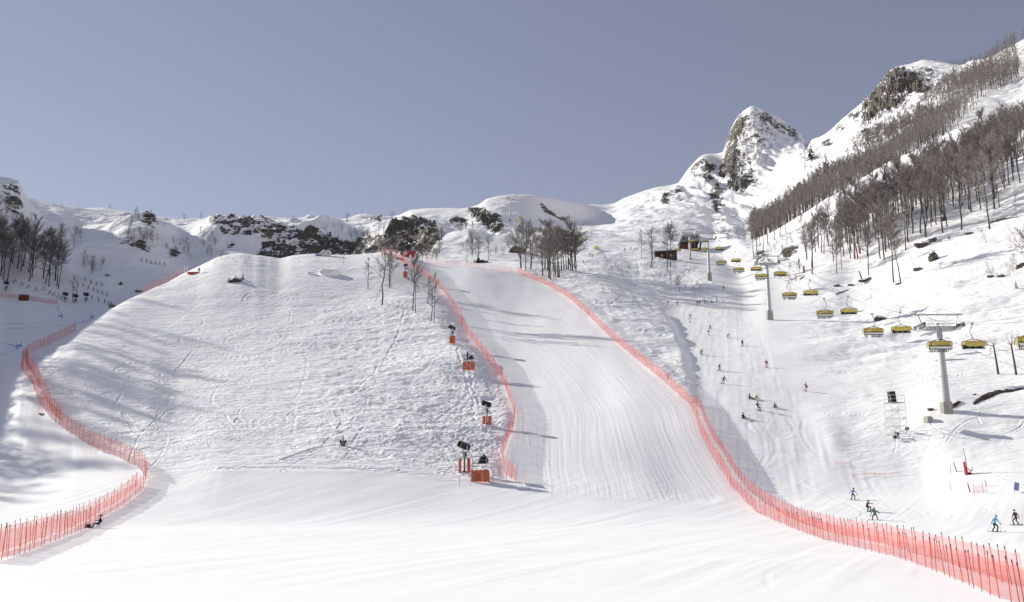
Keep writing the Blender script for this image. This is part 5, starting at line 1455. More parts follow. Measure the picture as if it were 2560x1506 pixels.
# ------------------------------------------------------------------ boulders, stumps, logs, bare earth
def boulder(u, v, size, label, mat=None, squash=.6, kmin=0.3, seed=0, dz=0.0, name="boulder", cat="boulder"):
    p = hit(u, v, kmin); r = random.Random(seed + int(u)); m = MB(); m.ball((0, 0, 0), 1.0, 14, 9)
    vs = []
    off = r.uniform(0, 50)
    for x, y, z in m.v:
        n = float(fbm(np.array([x * 1.4 + off]), np.array([y * 1.4 + z * 1.9]), 3, 9)[0])
        k = 1 + .32 * n
        vs.append((x * size[0] * k, y * size[1] * k, z * size[2] * k))
    m.v = vs
    o = m.build(name, mat or M_CAP, None, True); o.location = p + Vector((0, 0, size[2] * .25 + dz)); o.rotation_euler = (0, 0, r.uniform(-.3, .3))
    return tag(o, label, cat)
boulder(586, 704, (2.2, 1.6, 1.0), "snow capped boulder with a dark underside beside the tiny fir on the knoll")
boulder(822, 688, (3.2, 2.0, 1.5), "big rounded snow lump on the knoll below the tent", M_SNOWPLAIN)
boulder(775, 686, (1.7, 1.2, .6), "small rounded snow lump beside the big one on the knoll", M_SNOWPLAIN)
boulder(2304, 617, (2.6, 1.8, 1.5), "snow capped dark boulder at the wood's sunny edge")
boulder(2332, 604, (1.5, 1.2, 1.3), "grey boulder with a square face beside the snow capped one")
boulder(2334, 650, (1.7, 1.3, 2.2), "tall black boulder on the bright snow under the wood")
boulder(2296, 676, (1.5, 1.1, .9), "dark boulder at the foot of the short dead trunk")
boulder(2360, 552, (1.4, 1.0, 1.5), "black boulder between the trunks of the sunny wood edge")
boulder(2424, 585, (1.4, 1.0, .6), "small black rock on the snow beside a sapling")
boulder(2200, 800, (2.0, 1.1, .8), "flat dark rock with snow on it beside the lift cable")
boulder(2092, 716, (1.1, .8, .5), "small dark rock downhill of the broken stump")
boulder(2128, 714, (1.1, .7, .4), "tiny dark rock beside the broken stump")
boulder(2246, 711, (1.0, .8, .5), "small dark rock at the foot of the tall thin pair")
boulder(2477, 694, (.9, .7, .8), "dark stump hole in the sunny snow bank")
boulder(2502, 692, (.9, .7, .7), "second dark hole in the sunny snow bank")
boulder(2437, 988, (.35, .3, .25), "small dark stone above the earth scar")
boulder(2326, 1026, (.55, .4, .35), "dark stone beside the big tower's white step")
boulder(346, 730, (2.0, 1.4, 1.0), "dark rock beside the faint net at the knoll edge", kmin=6.3)
boulder(268, 690, (1.2, 1.0, .8), "dark rock high on the shaded stake slope", kmin=6.3)
boulder(301, 712, (1.0, .8, 1.4), "upright dark rock on the shaded stake slope", kmin=6.3)
boulder(1290, 632, (4.5, 2.5, 2.6), "dark bushy rock behind the broad grove trees", kmin=6.5)
boulder(104, 1036, (.5, .3, .18), "small dark clod on the shaded run beside the net")
p = hit(2156, 706); o = empty("fallen_log", p); tag(o, "broken stump with a fallen snowy log on the bright slope", "log")
m = MB(); m.tube([(0, 0, -.3), (-.15, 0, 1.5), (-.75, 0, 3.4), (-.9, 0, 4.3)], [.32, .26, .2, .1], 7); m.build("stump", M_BARK, o)
m = MB(); m.tube([(-1.6, -1.2, .15), (.4, -.6, .45), (2.4, 0, 1.3), (3.2, .3, 1.9)], [.5, .42, .34, .2], 8); lg = m.build("log", M_BARK, o)
m = MB(); m.tube([(-1.2, -1.1, .55), (.5, -.6, .82), (2.4, 0, 1.6)], [.32, .36, .2], 8); m.build("snow_cap", M_SNOWPLAIN, lg, True)
# scars of bare earth under the snow edge: a ragged strip with real thickness
def scar(path, width, label, kmin=0.3, thick=.35):
    xy = hitpath(path, .35, kmin); vs = []; fs = []; n = len(xy)
    for i, (x, y) in enumerate(xy):
        f = i / max(n - 1, 1); w = width * (math.sin(math.pi * min(f * 1.05 + .02, 1)) ** .6) * (1 + rnd.gauss(0, .16)) + .06
        for k, (dy, dz) in enumerate(((-.5, -.08), (-.2, thick * .6), (.2, thick), (.5, thick * .8))):
            yy = y + dy * w; vs.append((x + rnd.gauss(0, .05), yy, ground(x, yy) + dz * (.6 + .8 * rnd.random()) * min(1, w / width + .2)))
        if i:
            a = (i - 1) * 4; b = i * 4
            fs += [(a + j, b + j, b + j + 1, a + j + 1) for j in range(3)]
    me = bpy.data.meshes.new("earth_scar"); me.from_pydata(vs, [], fs); me.materials.append(M_EARTH)
    tag(link_mesh("earth_scar", me), label, "bare earth")
scar([(2434, 1012), (2448, 1003), (2470, 992), (2495, 982), (2520, 980), (2545, 976), (2575, 968)], 1.5, "ragged strip of bare brown earth above the curved shadow by the big tower")
scar([(2376, 1024), (2392, 1012), (2404, 1005)], .7, "small patch of bare earth beside the big tower's base")
scar([(2470, 560), (2490, 553), (2510, 548), (2545, 545)], 1.4, "dark earth lip under the snow among the thick trunks", kmin=4)
scar([(2540, 675), (2562, 660), (2590, 648)], 2.6, "dark brushy earth hollow at the edge of the sunny bank", kmin=4)
scar([(2000, 700), (2012, 690)], .8, "dark earth nick beside the thin wood", kmin=4)
scar([(2090, 738), (2110, 729), (2126, 722)], .8, "dark earth nick under the lift line", kmin=4)
# red pads tied to trunks of the thin wood
for i, (u, v) in enumerate(((2010, 682), (2031, 670), (2137, 648), (2150, 636))):
    p = hit(u, v, 4); m = MB(); m.tube([(0, 0, .2), (0, 0, 2.6)], [.42, .36], 8); m.tube([(0, 0, 2.6), (0, 0, 2.7)], [.36, .2], 8)
    o = m.build("trunk_pad", plain("dull_red_pad", (.36, .07, .07), .7) if i == 0 else bpy.data.materials["dull_red_pad"]); o.location = p
    tag(o, f"dull red crash pad round a trunk of the thin wood, {ordinal(i)} going uphill", "crash pad", "red pads on the trunks")
p = hit(2321, 1054); m = MB(); m.box((0, 0, .3), (1.15, .9, 1.0), rot=(.1, .05, .35), taper=.92); o = m.build("concrete_block", M_CONC); o.location = p; tag(o, "tilted concrete block half buried below the big lift tower", "block")
# ------------------------------------------------------------------ chair lift
GAUGE = 6.2
def up_px(u, vb, vt, p):
    return (vb - vt) / FPX * (p.y * CT + (p.z - CAMZ) * ST) / math.cos(PITCH * .4)
def lift_tower(p, h, yaw, label, base_h=1.6, r0=.62, r1=.36, k=1.0, base=True):
    o = empty("lift_tower", p, rz=yaw); tag(o, label, "lift tower", "towers of the chair lift")
    if base:
        m = MB(); n = 10
        m.tube([(0, 0, -1.6), (0, 0, base_h * .7), (0, 0, base_h)], [1.05, 1.0, .96], 8); m.build("concrete_base", M_CONC, o)
    cuts = [base_h, base_h + (h - base_h) * .36, base_h + (h - base_h) * .70, h]
    for i in range(3):
        f0 = (cuts[i] - base_h) / (h - base_h); f1 = (cuts[i + 1] - base_h) / (h - base_h)
        m = MB(); m.tube([(0, 0, cuts[i]), (0, 0, cuts[i + 1])], [r0 + (r1 - r0) * f0, r0 + (r1 - r0) * f1], 16)
        m.build("pylon", M_PYLON, o, False)
        m = MB(); m.tube([(0, 0, cuts[i] - .09), (0, 0, cuts[i] + .09)], (r0 + (r1 - r0) * f0) + .13, 16); m.build("flange", M_PYLON, o)
    m = MB()
    for sx in (-.18, .18): m.tube([(sx, -r0 - .16, base_h - .6), (sx, -r1 - .16, h)], .025, 4)
    for i in range(int((h - base_h) / .6)):
        f = i * .6 / (h - base_h); m.tube([(-.18, -(r0 + (r1 - r0) * f) - .16, base_h + i * .6), (.18, -(r0 + (r1 - r0) * f) - .16, base_h + i * .6)], .018, 4)
    m.build("ladder", M_GREY, o)
    g = GAUGE / 2
    m = MB()
    m.box((0, 0, h + .25), (2 * g + .6, .55, .55), taper=.96); m.box((0, 0, h + .1), (1.3, .8, .5))
    for sx in (-1, 1): m.box((sx * g * .55, 0, h - .08), (2.2, .4, .35), rot=(0, sx * -.12, 0))
    m.build("crossarm", M_STEEL, o)
    for sx in (-1, 1):                                          # sheave trains at both ends
        m = MB(); m.box((sx * (g + .05), 0, h + .35), (.28, 4.4, .34)); m.box((sx * (g + .05), 0, h + .72), (.22, 3.2, .2)); st = m.build("sheave_train", M_GREY, o)
        for j in range(8):
            w = MB(); y = -2.1 + j * .6
            w.tube([(sx * g - .1, y, h + .62), (sx * g + .1, y, h + .62)], .25, 10); w.build("sheave", M_DARK, st)
        m = MB()
        for y in (-2.3, 2.3): m.tube([(sx * (g - .55), y, h + .1), (sx * (g - .55), y, h + 1.1)], .03, 4)
        m.tube([(sx * (g - .55), -2.3, h + 1.1), (sx * (g - .55), 2.3, h + 1.1)], .03, 4); m.box((sx * (g - .4), 0, h + .02), (.55, 4.6, .05)); m.build("catwalk", M_STEEL, o)
        m = MB(); m.tube([(sx * g * .86, 0, h + .4), (sx * g * .90, 0, h + 1.2), (sx * g * 1.02, 0, h + 2.35)], [.16, .13, .12], 6); m.build("strut", M_STEEL, o)
    m = MB(); m.box((0, 0, h + 2.45), (2 * g + 1.6, .26, .26)); m.tube([(0, 0, h + 2.5), (0, 0, h + 2.9)], .05, 5); m.build("gantry_beam", M_STEEL, o)
    m = MB()
    for a, b in ((-.55, -.2), (.55, .2)): m.tube([(a * g, 0, h + 2.4), (b * g, 0, h + .5)], .03, 4)
    m.tube([(-g * .8, -.3, h + 1.45), (g * .8, -.3, h + 1.45)], .02, 4)
    m.tube([(-g * .8, -.3, h + .95), (g * .8, -.3, h + .95)], .02, 4)
    for i in range(6): m.tube([(-g * .8 + i * g * .32, -.3, h + .45), (-g * .8 + i * g * .32, -.3, h + 1.45)], .02, 4)
    m.build("hand_rail", M_STEEL, o)
    return o
tower_px = [(2367, 1030, 822, 155), (1925, 800, 658, 300), (1774, 702, 596, 405), (1726, 648, 585, 455)]
TWR = []
for (u, vb, va, _) in tower_px:
    p = hit(u, vb, 3.0); TWR.append([p, up_px(u, vb, va, p)])
ln = TWR[0][0] - TWR[1][0]
q = TWR[0][0] + Vector((ln.x, ln.y, 0)).normalized() * 72
TWR.insert(0, [onto(q.x, q.y), TWR[0][0].z + TWR[0][1] - 7 - ground(q.x, q.y)])
TWR[0][1] = max(TWR[0][1], 9)
TLAB = ["lift tower beyond the edge of the view carrying the near end of the ropes", "biggest lift tower with ladder and concrete base on the bright slope", "second lift tower rising beside the snowy shoulder bank", "third lift tower on a tall concrete base below the station", "twin legged lift tower standing close before the station"]
yaws = []
for i in range(len(TWR)):
    a = TWR[max(i - 1, 0)][0]; b = TWR[min(i + 1, len(TWR) - 1)][0]
    yaws.append(math.atan2(b.y - a.y, b.x - a.x) - math.pi / 2)
for i, (p, h) in enumerate(TWR):
    kk = p.y / 155 if i else 1
    lift_tower(p, h, yaws[i], TLAB[i], base_h=(1.6, 1.5, 2.6, 3.2, .3)[i], r0=(.62, .72, .62, .62, .5)[i], r1=.42)
# ropes
def arm(i, s, dz=.88):
    p, h = TWR[i]
    return p + Vector((math.cos(yaws[i]) * s * GAUGE / 2, math.sin(yaws[i]) * s * GAUGE / 2, h + dz))
ROPES = {}
station_end = TWR[-1][0] + Vector((0, 14, TWR[-1][1] * .8))
for s in (-1, 1):
    pts = []
    for i in range(len(TWR) - 1):
        a = arm(i, s); b = arm(i + 1, s); L = (b - a).length
        for j in range(24):
            f = j / 24; pts.append(a.lerp(b, f) - Vector((0, 0, L * .022 * 4 * f * (1 - f))))
    pts.append(arm(len(TWR) - 1, s)); pts.append(station_end + Vector((s * GAUGE / 2, 0, 0)))
    ROPES[s] = pts
    m = MB(); m.tube(pts, .045, 5); o = m.build("haul_rope", M_ROPE, None, True)
    tag(o, "haul rope carrying the " + ("loaded chairs uphill" if s < 0 else "empty chairs downhill"), "rope")
    hi = []
    for i in range(len(TWR) - 1):
        a = arm(i, s * 1.15, 2.55); b = arm(i + 1, s * 1.15, 2.55)
        for j in range(12): f = j / 12; hi.append(a.lerp(b, f) - Vector((0, 0, (b - a).length * .008 * 4 * f * (1 - f))))
    hi.append(arm(len(TWR) - 1, s * 1.15, 2.55))
    m = MB(); m.tube(hi, .032, 5); o = m.build("signal_cable", M_ROPE, None, True)
    tag(o, "thin upper cable over the " + ("loaded" if s < 0 else "empty") + " side of the chair lift", "cable")
def on_rope(s, u):
    best = None
    pts = ROPES[s]
    for i in range(len(pts) - 1):
        u0, _ = project(*pts[i]); u1, _ = project(*pts[i + 1])
        if (u0 - u) * (u1 - u) <= 0 and abs(u1 - u0) > 1e-6:
            f = (u - u0) / (u1 - u0); best = pts[i].lerp(pts[i + 1], f)
            return best
    return best

def make_chair(loc, yaw, label, group, bubble=True):
    o = empty("lift_chair", loc, rz=yaw); tag(o, label, "chairlift chair", group)
    m = MB(); m.tube([(0, 0, .05), (.05, 0, -.35), (.42, 0, -.95), (.46, 0, -1.45), (.16, 0, -2.05), (0, 0, -2.4)], [.055, .06, .06, .06, .07, .08], 6)
    m.box((0, 0, .0), (.2, .7, .22)); m.box((.0, .25, .16), (.12, .5, .1)); m.build("hanger", M_GREY, o, False)
    m = MB(); m.tube([(-1.1, 0, -2.62), (-.6, 0, -2.45), (0, 0, -2.38), (.6, 0, -2.45), (1.1, 0, -2.62)], .06, 6)
    for sx in (-1, 1):
        m.tube([(sx * 1.1, 0, -2.62), (sx * 1.62, -.05, -2.72), (sx * 1.72, -.2, -3.1), (sx * 1.72, -.25, -3.9), (sx * 1.5, .2, -4.02)], .05, 6)
        m.tube([(sx * .95, 0, -2.55), (sx * .95, -.05, -2.9)], .07, 6)
    m.build("frame", M_DARK, o)
    n = 12; prof = [(-.62, -3.42), (-.66, -3.0), (-.5, -2.72), (-.15, -2.60), (.3, -2.66), (.72, -2.92), (.95, -3.3), (.98, -3.68)]
    if bubble:
        m = MB(); xs = [(-1.66, .80), (-1.55, .97), (-1.3, 1.0), (1.3, 1.0), (1.55, .97), (1.66, .80)]
        vs = []; fs = []; cz = -3.2
        for x, k in xs:
            for y, z in prof: vs.append((x, y * k, cz + (z - cz) * k))
        L = len(prof)
        for i in range(len(xs) - 1):
            for j in range(L - 1): fs.append((i * L + j, i * L + j + 1, (i + 1) * L + j + 1, (i + 1) * L + j))
        m.add(vs, fs); m.build("bubble", M_BUBBLE, o, True)
        m = MB()
        for sx in (-1, 1): m.tube([(sx * 1.70, y * .86, cz + (z - cz) * .86) for y, z in prof], .035, 5)
        m.build("bubble_rim", M_DARK, o)
    m = MB(); m.box((0, .02, -3.86), (3.2, .52, .12)); m.build("seat", M_DARK, o)
    m = MB(); m.box((0, -.30, -3.55), (3.2, .10, .58), rot=(-.12, 0, 0)); bk = m.build("backrest", M_DARK, o)
    m = MB(); m.box((0, -.385, -3.70), (3.22, .05, .34), rot=(-.12, 0, 0)); m.build("back_shell", M_WHITE, bk)
    m = MB(); m.tube([(-1.45, .55, -3.5), (1.45, .55, -3.5)], .035, 5)
    for i in range(3):
        x = -1.0 + i; m.tube([(x, .55, -3.5), (x, .55, -4.25), (x - .25, .55, -4.32), (x + .25, .55, -4.32)], .025, 4)
    m.build("safety_bar", M_STEEL, o)
    return o
DOWN = [(2430, "empty chair with black seat, next to the big tower on its far side"), (2250, "empty chair on the downhill side, first past the big tower towards the station"), (2120, "empty chair under the lone dark camera post, downhill side"), (2025, "empty chair on the downhill side above the second tower's loaded chair"), (1949, "empty chair just past the second lift tower, seen before the wood"), (1889, "empty chair before the brushy bank beside the second tower"), (1839, "empty chair over the brushy gap between the towers"), (1798, "empty chair high on the white slope next to the third tower")]
UP = [(2345, "loaded chair passing in front of the big tower's pylon", 5), (2180, "loaded chair next after the big tower, skis dangling", 5), (2060, "loaded chair midway between the big and the second tower", 5), (1972, "loaded chair close past the second tower on the near side", 5), (1902, "loaded chair in front of the brushy bank by the second tower", 4), (1846, "loaded chair in the air between second and third tower", 4), (1803, "loaded chair next to the third tower's pylon", 4), (1761, "loaded chair arriving at the third tower", 3)]
CHAIRS_UP = []
for u, lab in DOWN:
    p = on_rope(1, u)
    if p is None: print("no rope at", u); continue
    make_chair(p, yaws[2] + math.pi, lab, "empty chairs riding down")
for u, lab, n in UP:
    p = on_rope(-1, u)
    if p is None: print("no rope at", u); continue
    CHAIRS_UP.append((make_chair(p, yaws[2], lab, "loaded chairs riding up"), n, lab))
# the chair cut by the edge of the view, and those at the station mouth
pts = ROPES[-1]
p = on_rope(-1, 2572)
if p is not None: CHAIRS_UP.append((make_chair(p, yaws[2], "loaded chair cut off by the picture's edge beside the cut trunks", "loaded chairs riding up"), 5, "edge"))
for s, u, v, lab in ((1, 1729, 603, "chair hanging in front of the station's twin tower"), (-1, 1694, 625, "chair parked low inside the brown station mouth"), (1, 1738, 624, "chair half hidden behind the station's twin tower"), (1, 1760, 602, "empty chair tucked under the third tower's crossarm")):
    d0 = TWR[-1][0].y + (-4 if u == 1729 else 4 if u != 1760 else -30)
    a, t = ray(u, v); make_chair(Vector((a * d0, d0, CAMZ + t * d0 + 3.2)), yaws[3] + (math.pi if s > 0 else 0), lab, "chairs at the station")
# upper lift beyond the grove: two small chairs on their rope, a far tower
ux = []
for u, v, d in ((1285, 545, 640), (1390, 580, 560), (1461, 600, 500), (1492, 621, 478), (1560, 645, 452)):
    a, t = ray(u, v); ux.append(Vector((a * d, d, CAMZ + t * d + 3.4)))
m = MB(); m.tube(ux, .03, 5); tag(m.build("haul_rope", M_ROPE, None, True), "distant rope of the upper lift running behind the grove", "rope")
for i, lab in ((2, "small far chair between the grove and the bowl, upper one"), (3, "small far chair over the rough snow, lower one")):
    make_chair(ux[i], .9, lab, "far chairs behind the grove")
for u, v, d, lab in ((1290, 551, 640, "tiny far chair before the shaded bowl, beside the far tower"), (1301, 546, 640, "tiny far chair touching the grove's highest twigs")):
    a, t = ray(u, v); make_chair(Vector((a * d, d, CAMZ + t * d + 3.4)), .9, lab, "far chairs before the bowl")
p = hit(1275, 553, 8.0); lift_tower(p, 20, .9, "tiny far lift tower in front of the shaded bowl", 1.0, .5, .35)

# valley station: timber flank, dark shell roof, drive house on posts
p = hit(1728, 628, 5.0); st = empty("lift_station", p + Vector((0, 5, -1.0)), rz=yaws[-1] + .05); tag(st, "lift station with a grey shell roof over a brown boarded mouth", "lift station")
k = p.y / 455
pw = 9.6 * k
m = MB()                                                            # sloping boarded flank
L_ = []
nb = 11
for i in range(nb):
    f0 = i / nb; f1 = (i + .92) / nb
    b = MB(); x0 = -pw * .5 - 1.3 + f0 * pw * .74; x1 = -pw * .5 - 1.3 + f1 * pw * .74
    y0 = -.35 + .03 * (i % 2)
    b.add([(x0, y0, 0), (x1, y0, 0), (x1 + 2.2, y0 + 1.0, 7.0 * k), (x0 + 2.2, y0 + 1.0, 7.0 * k), (x0, y0 + .2, 0), (x1, y0 + .2, 0), (x1 + 2.2, y0 + 1.2, 7.0 * k), (x0 + 2.2, y0 + 1.2, 7.0 * k)],
          [(0, 1, 2, 3), (7, 6, 5, 4), (0, 4, 5, 1), (1, 5, 6, 2), (2, 6, 7, 3), (3, 7, 4, 0)])
    b.build("plank", M_WOOD if i % 4 else M_WOODDARK, st)
for x in (-pw * .5 - 1.5, pw * .26):
    b = MB(); b.tube([(x, -.8, -1), (x + 2.3, .4, 7.4 * k)], .45, 4); b.build("beam", M_DARK, st)
b = MB(); b.box((pw * .30, 1.0, 3.4 * k), (1.6, 3.0, 7.4 * k)); b.build("pier", M_WOODDARK, st)
b = MB(); b.tube([(pw * .5, -.6, -1), (pw * .5 + 1.6, .6, 8 * k)], .5, 4); b.build("beam", M_DARK, st)
b = MB(); b.box((0, 4.5, 3.2 * k), (pw * .95, 6.0, 6.6 * k)); b.build("hall", M_WOODDARK, st)
b = MB()                                                            # rounded shell
prof = [(-.9, 6.8), (-1.5, 7.6), (-1.5, 8.7), (-.9, 10.2), (.6, 11.6), (3.5, 12.2), (7.5, 11.9), (9.5, 10.4), (9.8, 7.4)]
vs = []; fs = []
xs = [(-pw * .52, .55), (-pw * .44, .85), (-pw * .30, 1.0), (pw * .32, 1.0), (pw * .46, .85), (pw * .55, .55)]
for x, q in xs:
    for y, z in prof: vs.append((x + (z - 6.8) * .18, 4 + (y - 4) * (.8 + .2 * q), (6.8 + (z - 6.8) * q) * k))
Lp = len(prof)
for i in range(len(xs) - 1):
    for j in range(Lp - 1): fs.append((i * Lp + j, i * Lp + j + 1, (i + 1) * Lp + j + 1, (i + 1) * Lp + j))
fs.append(tuple(range(Lp - 1, -1, -1))); fs.append(tuple(range((len(xs) - 1) * Lp, len(xs) * Lp)))
b.add(vs, fs); sh = b.build("shell_roof", M_SHELL, st)
for i in range(5):
    b = MB(); x = -pw * .34 + i * pw * .17; b.box((x + .5, -1.45 + .05 * i, 8.1 * k), (.9, .3, .9)); b.build("panel", (M_DARK, M_GREY, M_STEEL)[i % 3], sh)
for i in range(4):
    b = MB(); x = -pw * .28 + i * pw * .2; b.tube([(x, -1.8, 8.9 * k), (x + .3, -1.2, 10.6 * k)], .1, 5); b.build("pipe", M_STEEL, sh)
b = MB(); b.tube([(-.6, -2.3, -1), (-.6, -2.3, 8 * k)], .34, 10); b.build("post", M_PYLON, st)
b = MB(); b.box((0, -1.2, 11.6 * k), (pw * .8, .3, .3)); b.tube([(-pw * .45, -1.2, 12.6 * k), (-pw * .34, -1.2, 11.6 * k)], .1, 5); b.build("truss", M_STEEL, st)
print("lift ok", [round(h, 1) for _, h in TWR], [tuple(round(c) for c in p) for p, _ in TWR])
# ------------------------------------------------------------------ people
def skin_body(name, joints, edges, radii, root):
    me = bpy.data.meshes.new(name); me.from_pydata([joints[k] for k in joints], [], [])
    keys = list(joints); idx = {k: i for i, k in enumerate(keys)}
    me = bpy.data.meshes.new(name); me.from_pydata([tuple(joints[k]) for k in keys], [(idx[a], idx[b]) for a, b in edges], [])
    o = bpy.data.objects.new(name, me); COL.objects.link(o)
    md = o.modifiers.new("skin", 'SKIN'); md.use_smooth_shade = True
    for k, i in idx.items():
        r = radii[k]; r = r if hasattr(r, '__len__') else (r, r)
        me.skin_vertices[0].data[i].radius = r
        me.skin_vertices[0].data[i].use_root = (k == root)
    sd = o.modifiers.new("subd", 'SUBSURF'); sd.levels = 1; sd.render_levels = 1
    dg = bpy.context.evaluated_depsgraph_get()
    out = bpy.data.meshes.new_from_object(o.evaluated_get(dg))
    bpy.data.objects.remove(o); bpy.data.meshes.remove(me)
    return out

def V3(*a): return Vector(a)
def limb(a, b, bend, L1, L2):
    """the middle joint of a two-bone limb from a to b, bent towards `bend`"""
    d = (b - a); D = min(d.length, (L1 + L2) * .995); d.normalize()
    x = (L1 * L1 - L2 * L2 + D * D) / (2 * D); hgt = math.sqrt(max(L1 * L1 - x * x, 0))
    n = (bend - d * bend.dot(d))
    n = n.normalized() if n.length > 1e-6 else Vector((0, -1, 0))
    return a + d * x + n * hgt

# local frame: the person faces -y, x is their left-right, z up; standing height 1.76
def pose(pelvis, lean, twist, feet, hands, head_turn=0.0, side=0.0, knee=(0, -1, 0), elbow=((.5, .6, -.5), (-.5, .6, -.5))):
    J = {}
    up = V3(side, -math.sin(lean), math.cos(lean)).normalized()
    rt = V3(math.cos(twist), math.sin(twist), 0)
    P0 = V3(*pelvis)
    J['pelvis'] = P0; J['waist'] = P0 + up * .18; J['chest'] = P0 + up * .38 ; J['neck'] = P0 + up * .54
    hd = (up + V3(0, -.06, .35)).normalized()
    J['head'] = J['neck'] + hd * .13; J['crown'] = J['neck'] + hd * .27
    for s, k in ((1, 'r'), (-1, 'l')):
        J['hip' + k] = P0 + rt * (.105 * s) - up * .06
        f = V3(*feet[0 if s > 0 else 1])
        J['ankle' + k] = f + V3(0, .03, .11)
        J['toe' + k] = f + V3(0, -.17, .05)
        J['knee' + k] = limb(J['hip' + k], J['ankle' + k], V3(*knee) + rt * .15 * s, .43, .42)
        J['shin' + k] = J['knee' + k].lerp(J['ankle' + k], .35)
        sh = J['chest'] + up * .10 + rt * (.20 * s); J['shoulder' + k] = sh
        h = V3(*hands[0 if s > 0 else 1])
        if (h - sh).length > .56: h = sh + (h - sh).normalized() * .56
        J['wrist' + k] = h; J['elbow' + k] = limb(sh, h, V3(*elbow[0 if s > 0 else 1]), .30, .28)
        d = (h - J['elbow' + k]).normalized()
        J['palm' + k] = h + d * .08; J['finger' + k] = h + d * .16 + V3(0, -.02, -.01); J['thumb' + k] = h + d * .07 + rt * (-.05 * s) + V3(0, -.03, 0)
    return J
ED = [('pelvis', 'waist'), ('waist', 'chest'), ('chest', 'neck'), ('neck', 'head'), ('head', 'crown')]
for k in 'rl':
    ED += [('pelvis', 'hip' + k), ('hip' + k, 'knee' + k), ('knee' + k, 'shin' + k), ('shin' + k, 'ankle' + k), ('ankle' + k, 'toe' + k), ('chest', 'shoulder' + k), ('shoulder' + k, 'elbow' + k), ('elbow' + k, 'wrist' + k), ('wrist' + k, 'palm' + k), ('palm' + k, 'finger' + k), ('palm' + k, 'thumb' + k)]
RD = dict(pelvis=(.155, .12), waist=(.145, .115), chest=(.17, .13), neck=.062, head=(.085, .10), crown=(.075, .085))
for k in 'rl':
    RD.update({'hip' + k: .10, 'knee' + k: .072, 'shin' + k: .072, 'ankle' + k: .066, 'toe' + k: .05, 'shoulder' + k: .082, 'elbow' + k: .058, 'wrist' + k: .042, 'palm' + k: (.05, .032), 'finger' + k: (.036, .022), 'thumb' + k: .018})
PART_OF = {}
def body_mesh(J, scale=1.0):
    me = skin_body("person", J, ED, RD, 'pelvis')
    segs = []
    for a, b in ED:
        k = 0
        if a in ('neck', 'head') : k = 3
        elif a[:-1] in ('hip', 'knee', 'shin') or b[:3] == 'hip': k = 1
        elif a[:5] == 'ankle': k = 2
        elif a[:5] in ('wrist', 'palml', 'palmr') or a[:4] == 'palm': k = 4
        segs.append((J[a], J[b], k))
    mi = []
    for p in me.polygons:
        c = p.center; best = 9; kk = 0
        for a, b, k in segs:
            d = b - a; t = max(0, min(1, (c - a).dot(d) / max(d.length_squared, 1e-9))); q = (c - (a + d * t)).length
            if q < best: best, kk = q, k
        if kk == 1 and c.z > J['pelvis'].z + .0: kk = 0
        mi.append(kk)
    for _ in range(5): me.materials.append(M_DARK)
    me.polygons.foreach_set('material_index', mi); me.polygons.foreach_set('use_smooth', [True] * len(mi))
    return me
CM = {}
def cloth(name, col):
    if name not in CM: CM[name] = plain(name + "_cloth", col, .75, var=.18, scale=5)
    return CM[name]
SKIN = plain("skin", (.50, .30, .22), .55, var=.06)
C = dict(black=(.016, .016, .019), charcoal=(.035, .035, .04), navy=(.03, .04, .10), lavender=(.30, .31, .56), turquoise=(.16, .46, .58), green=(.07, .24, .09), orange=(.60, .22, .05), brown=(.07, .045, .04), red=(.50, .07, .06), coral=(.62, .16, .12), white=(.62, .62, .62), grey=(.20, .20, .21), yellow=(.50, .36, .07), darkred=(.20, .04, .05), plum=(.085, .055, .065), pink=(.62, .28, .30))
# poses
SKI = pose((0, .02, .80), .42, 0, ((.13, 0, 0), (-.13, 0, 0)), ((.34, -.38, .86), (-.34, -.38, .86)))
WIDE = pose((.06, .03, .80), .30, .12, ((.26, -.05, 0), (-.22, .06, 0)), ((.62, -.22, .74), (-.52, -.20, .84)), side=.10)
TUCK = pose((0, .16, .66), .95, 0, ((.14, 0, 0), (-.14, 0, 0)), ((.22, -.50, .78), (-.22, -.50, .78)))
STAND = pose((0, 0, .90), .06, 0, ((.12, 0, 0), (-.12, 0, 0)), ((.30, -.16, .80), (-.30, -.16, .80)))
CARVE = pose((-.22, .05, .66), .35, .2, ((.20, 0, 0), (-.14, 0, 0)), ((.35, -.30, .70), (-.72, -.18, .85)), side=-.38)
BOARD = pose((0, .14, .64), .55, .1, ((.30, 0, .02), (-.30, 0, .02)), ((.55, -.28, .78), (-.42, -.22, .52)))
BOARDUP = pose((0, .05, .78), .22, .1, ((.28, 0, .02), (-.28, 0, .02)), ((.48, .02, .72), (-.48, -.04, .70)))
SIT = pose((0, .28, .16), .10, 0, ((.20, -.42, .06), (-.20, -.42, .06)), ((.42, .30, .14), (-.30, -.20, .52)), knee=(0, -.3, 1))
CHAIR = pose((0, .06, .50), -.20, 0, ((.15, -.50, 0), (-.10, -.60, 0)), ((.36, .16, .52), (-.20, -.20, .74)), knee=(0, -.3, 1))
RIDE = pose((0, .10, .0), .05, 0, ((.13, -.40, -.52), (-.13, -.40, -.52)), ((.24, -.40, .28), (-.24, -.40, .28)), knee=(0, -1, .6))
BEND = pose((0, .10, .84), 1.35, 0, ((.16, 0, 0), (-.16, -.05, 0)), ((.20, -.55, .35), (-.20, -.50, .40)))
LIE = pose((0, .10, .18), 1.0, .4, ((.30, -.1, .05), (-.25, -.05, .05)), ((.35, -.50, .10), (-.30, -.45, .20)))
POSES = dict(ski=SKI, wide=WIDE, tuck=TUCK, stand=STAND, carve=CARVE, board=BOARD, boardup=BOARDUP, sit=SIT, chair=CHAIR, ride=RIDE, bend=BEND, lie=LIE)
BODIES = {k: body_mesh(j) for k, j in POSES.items()}
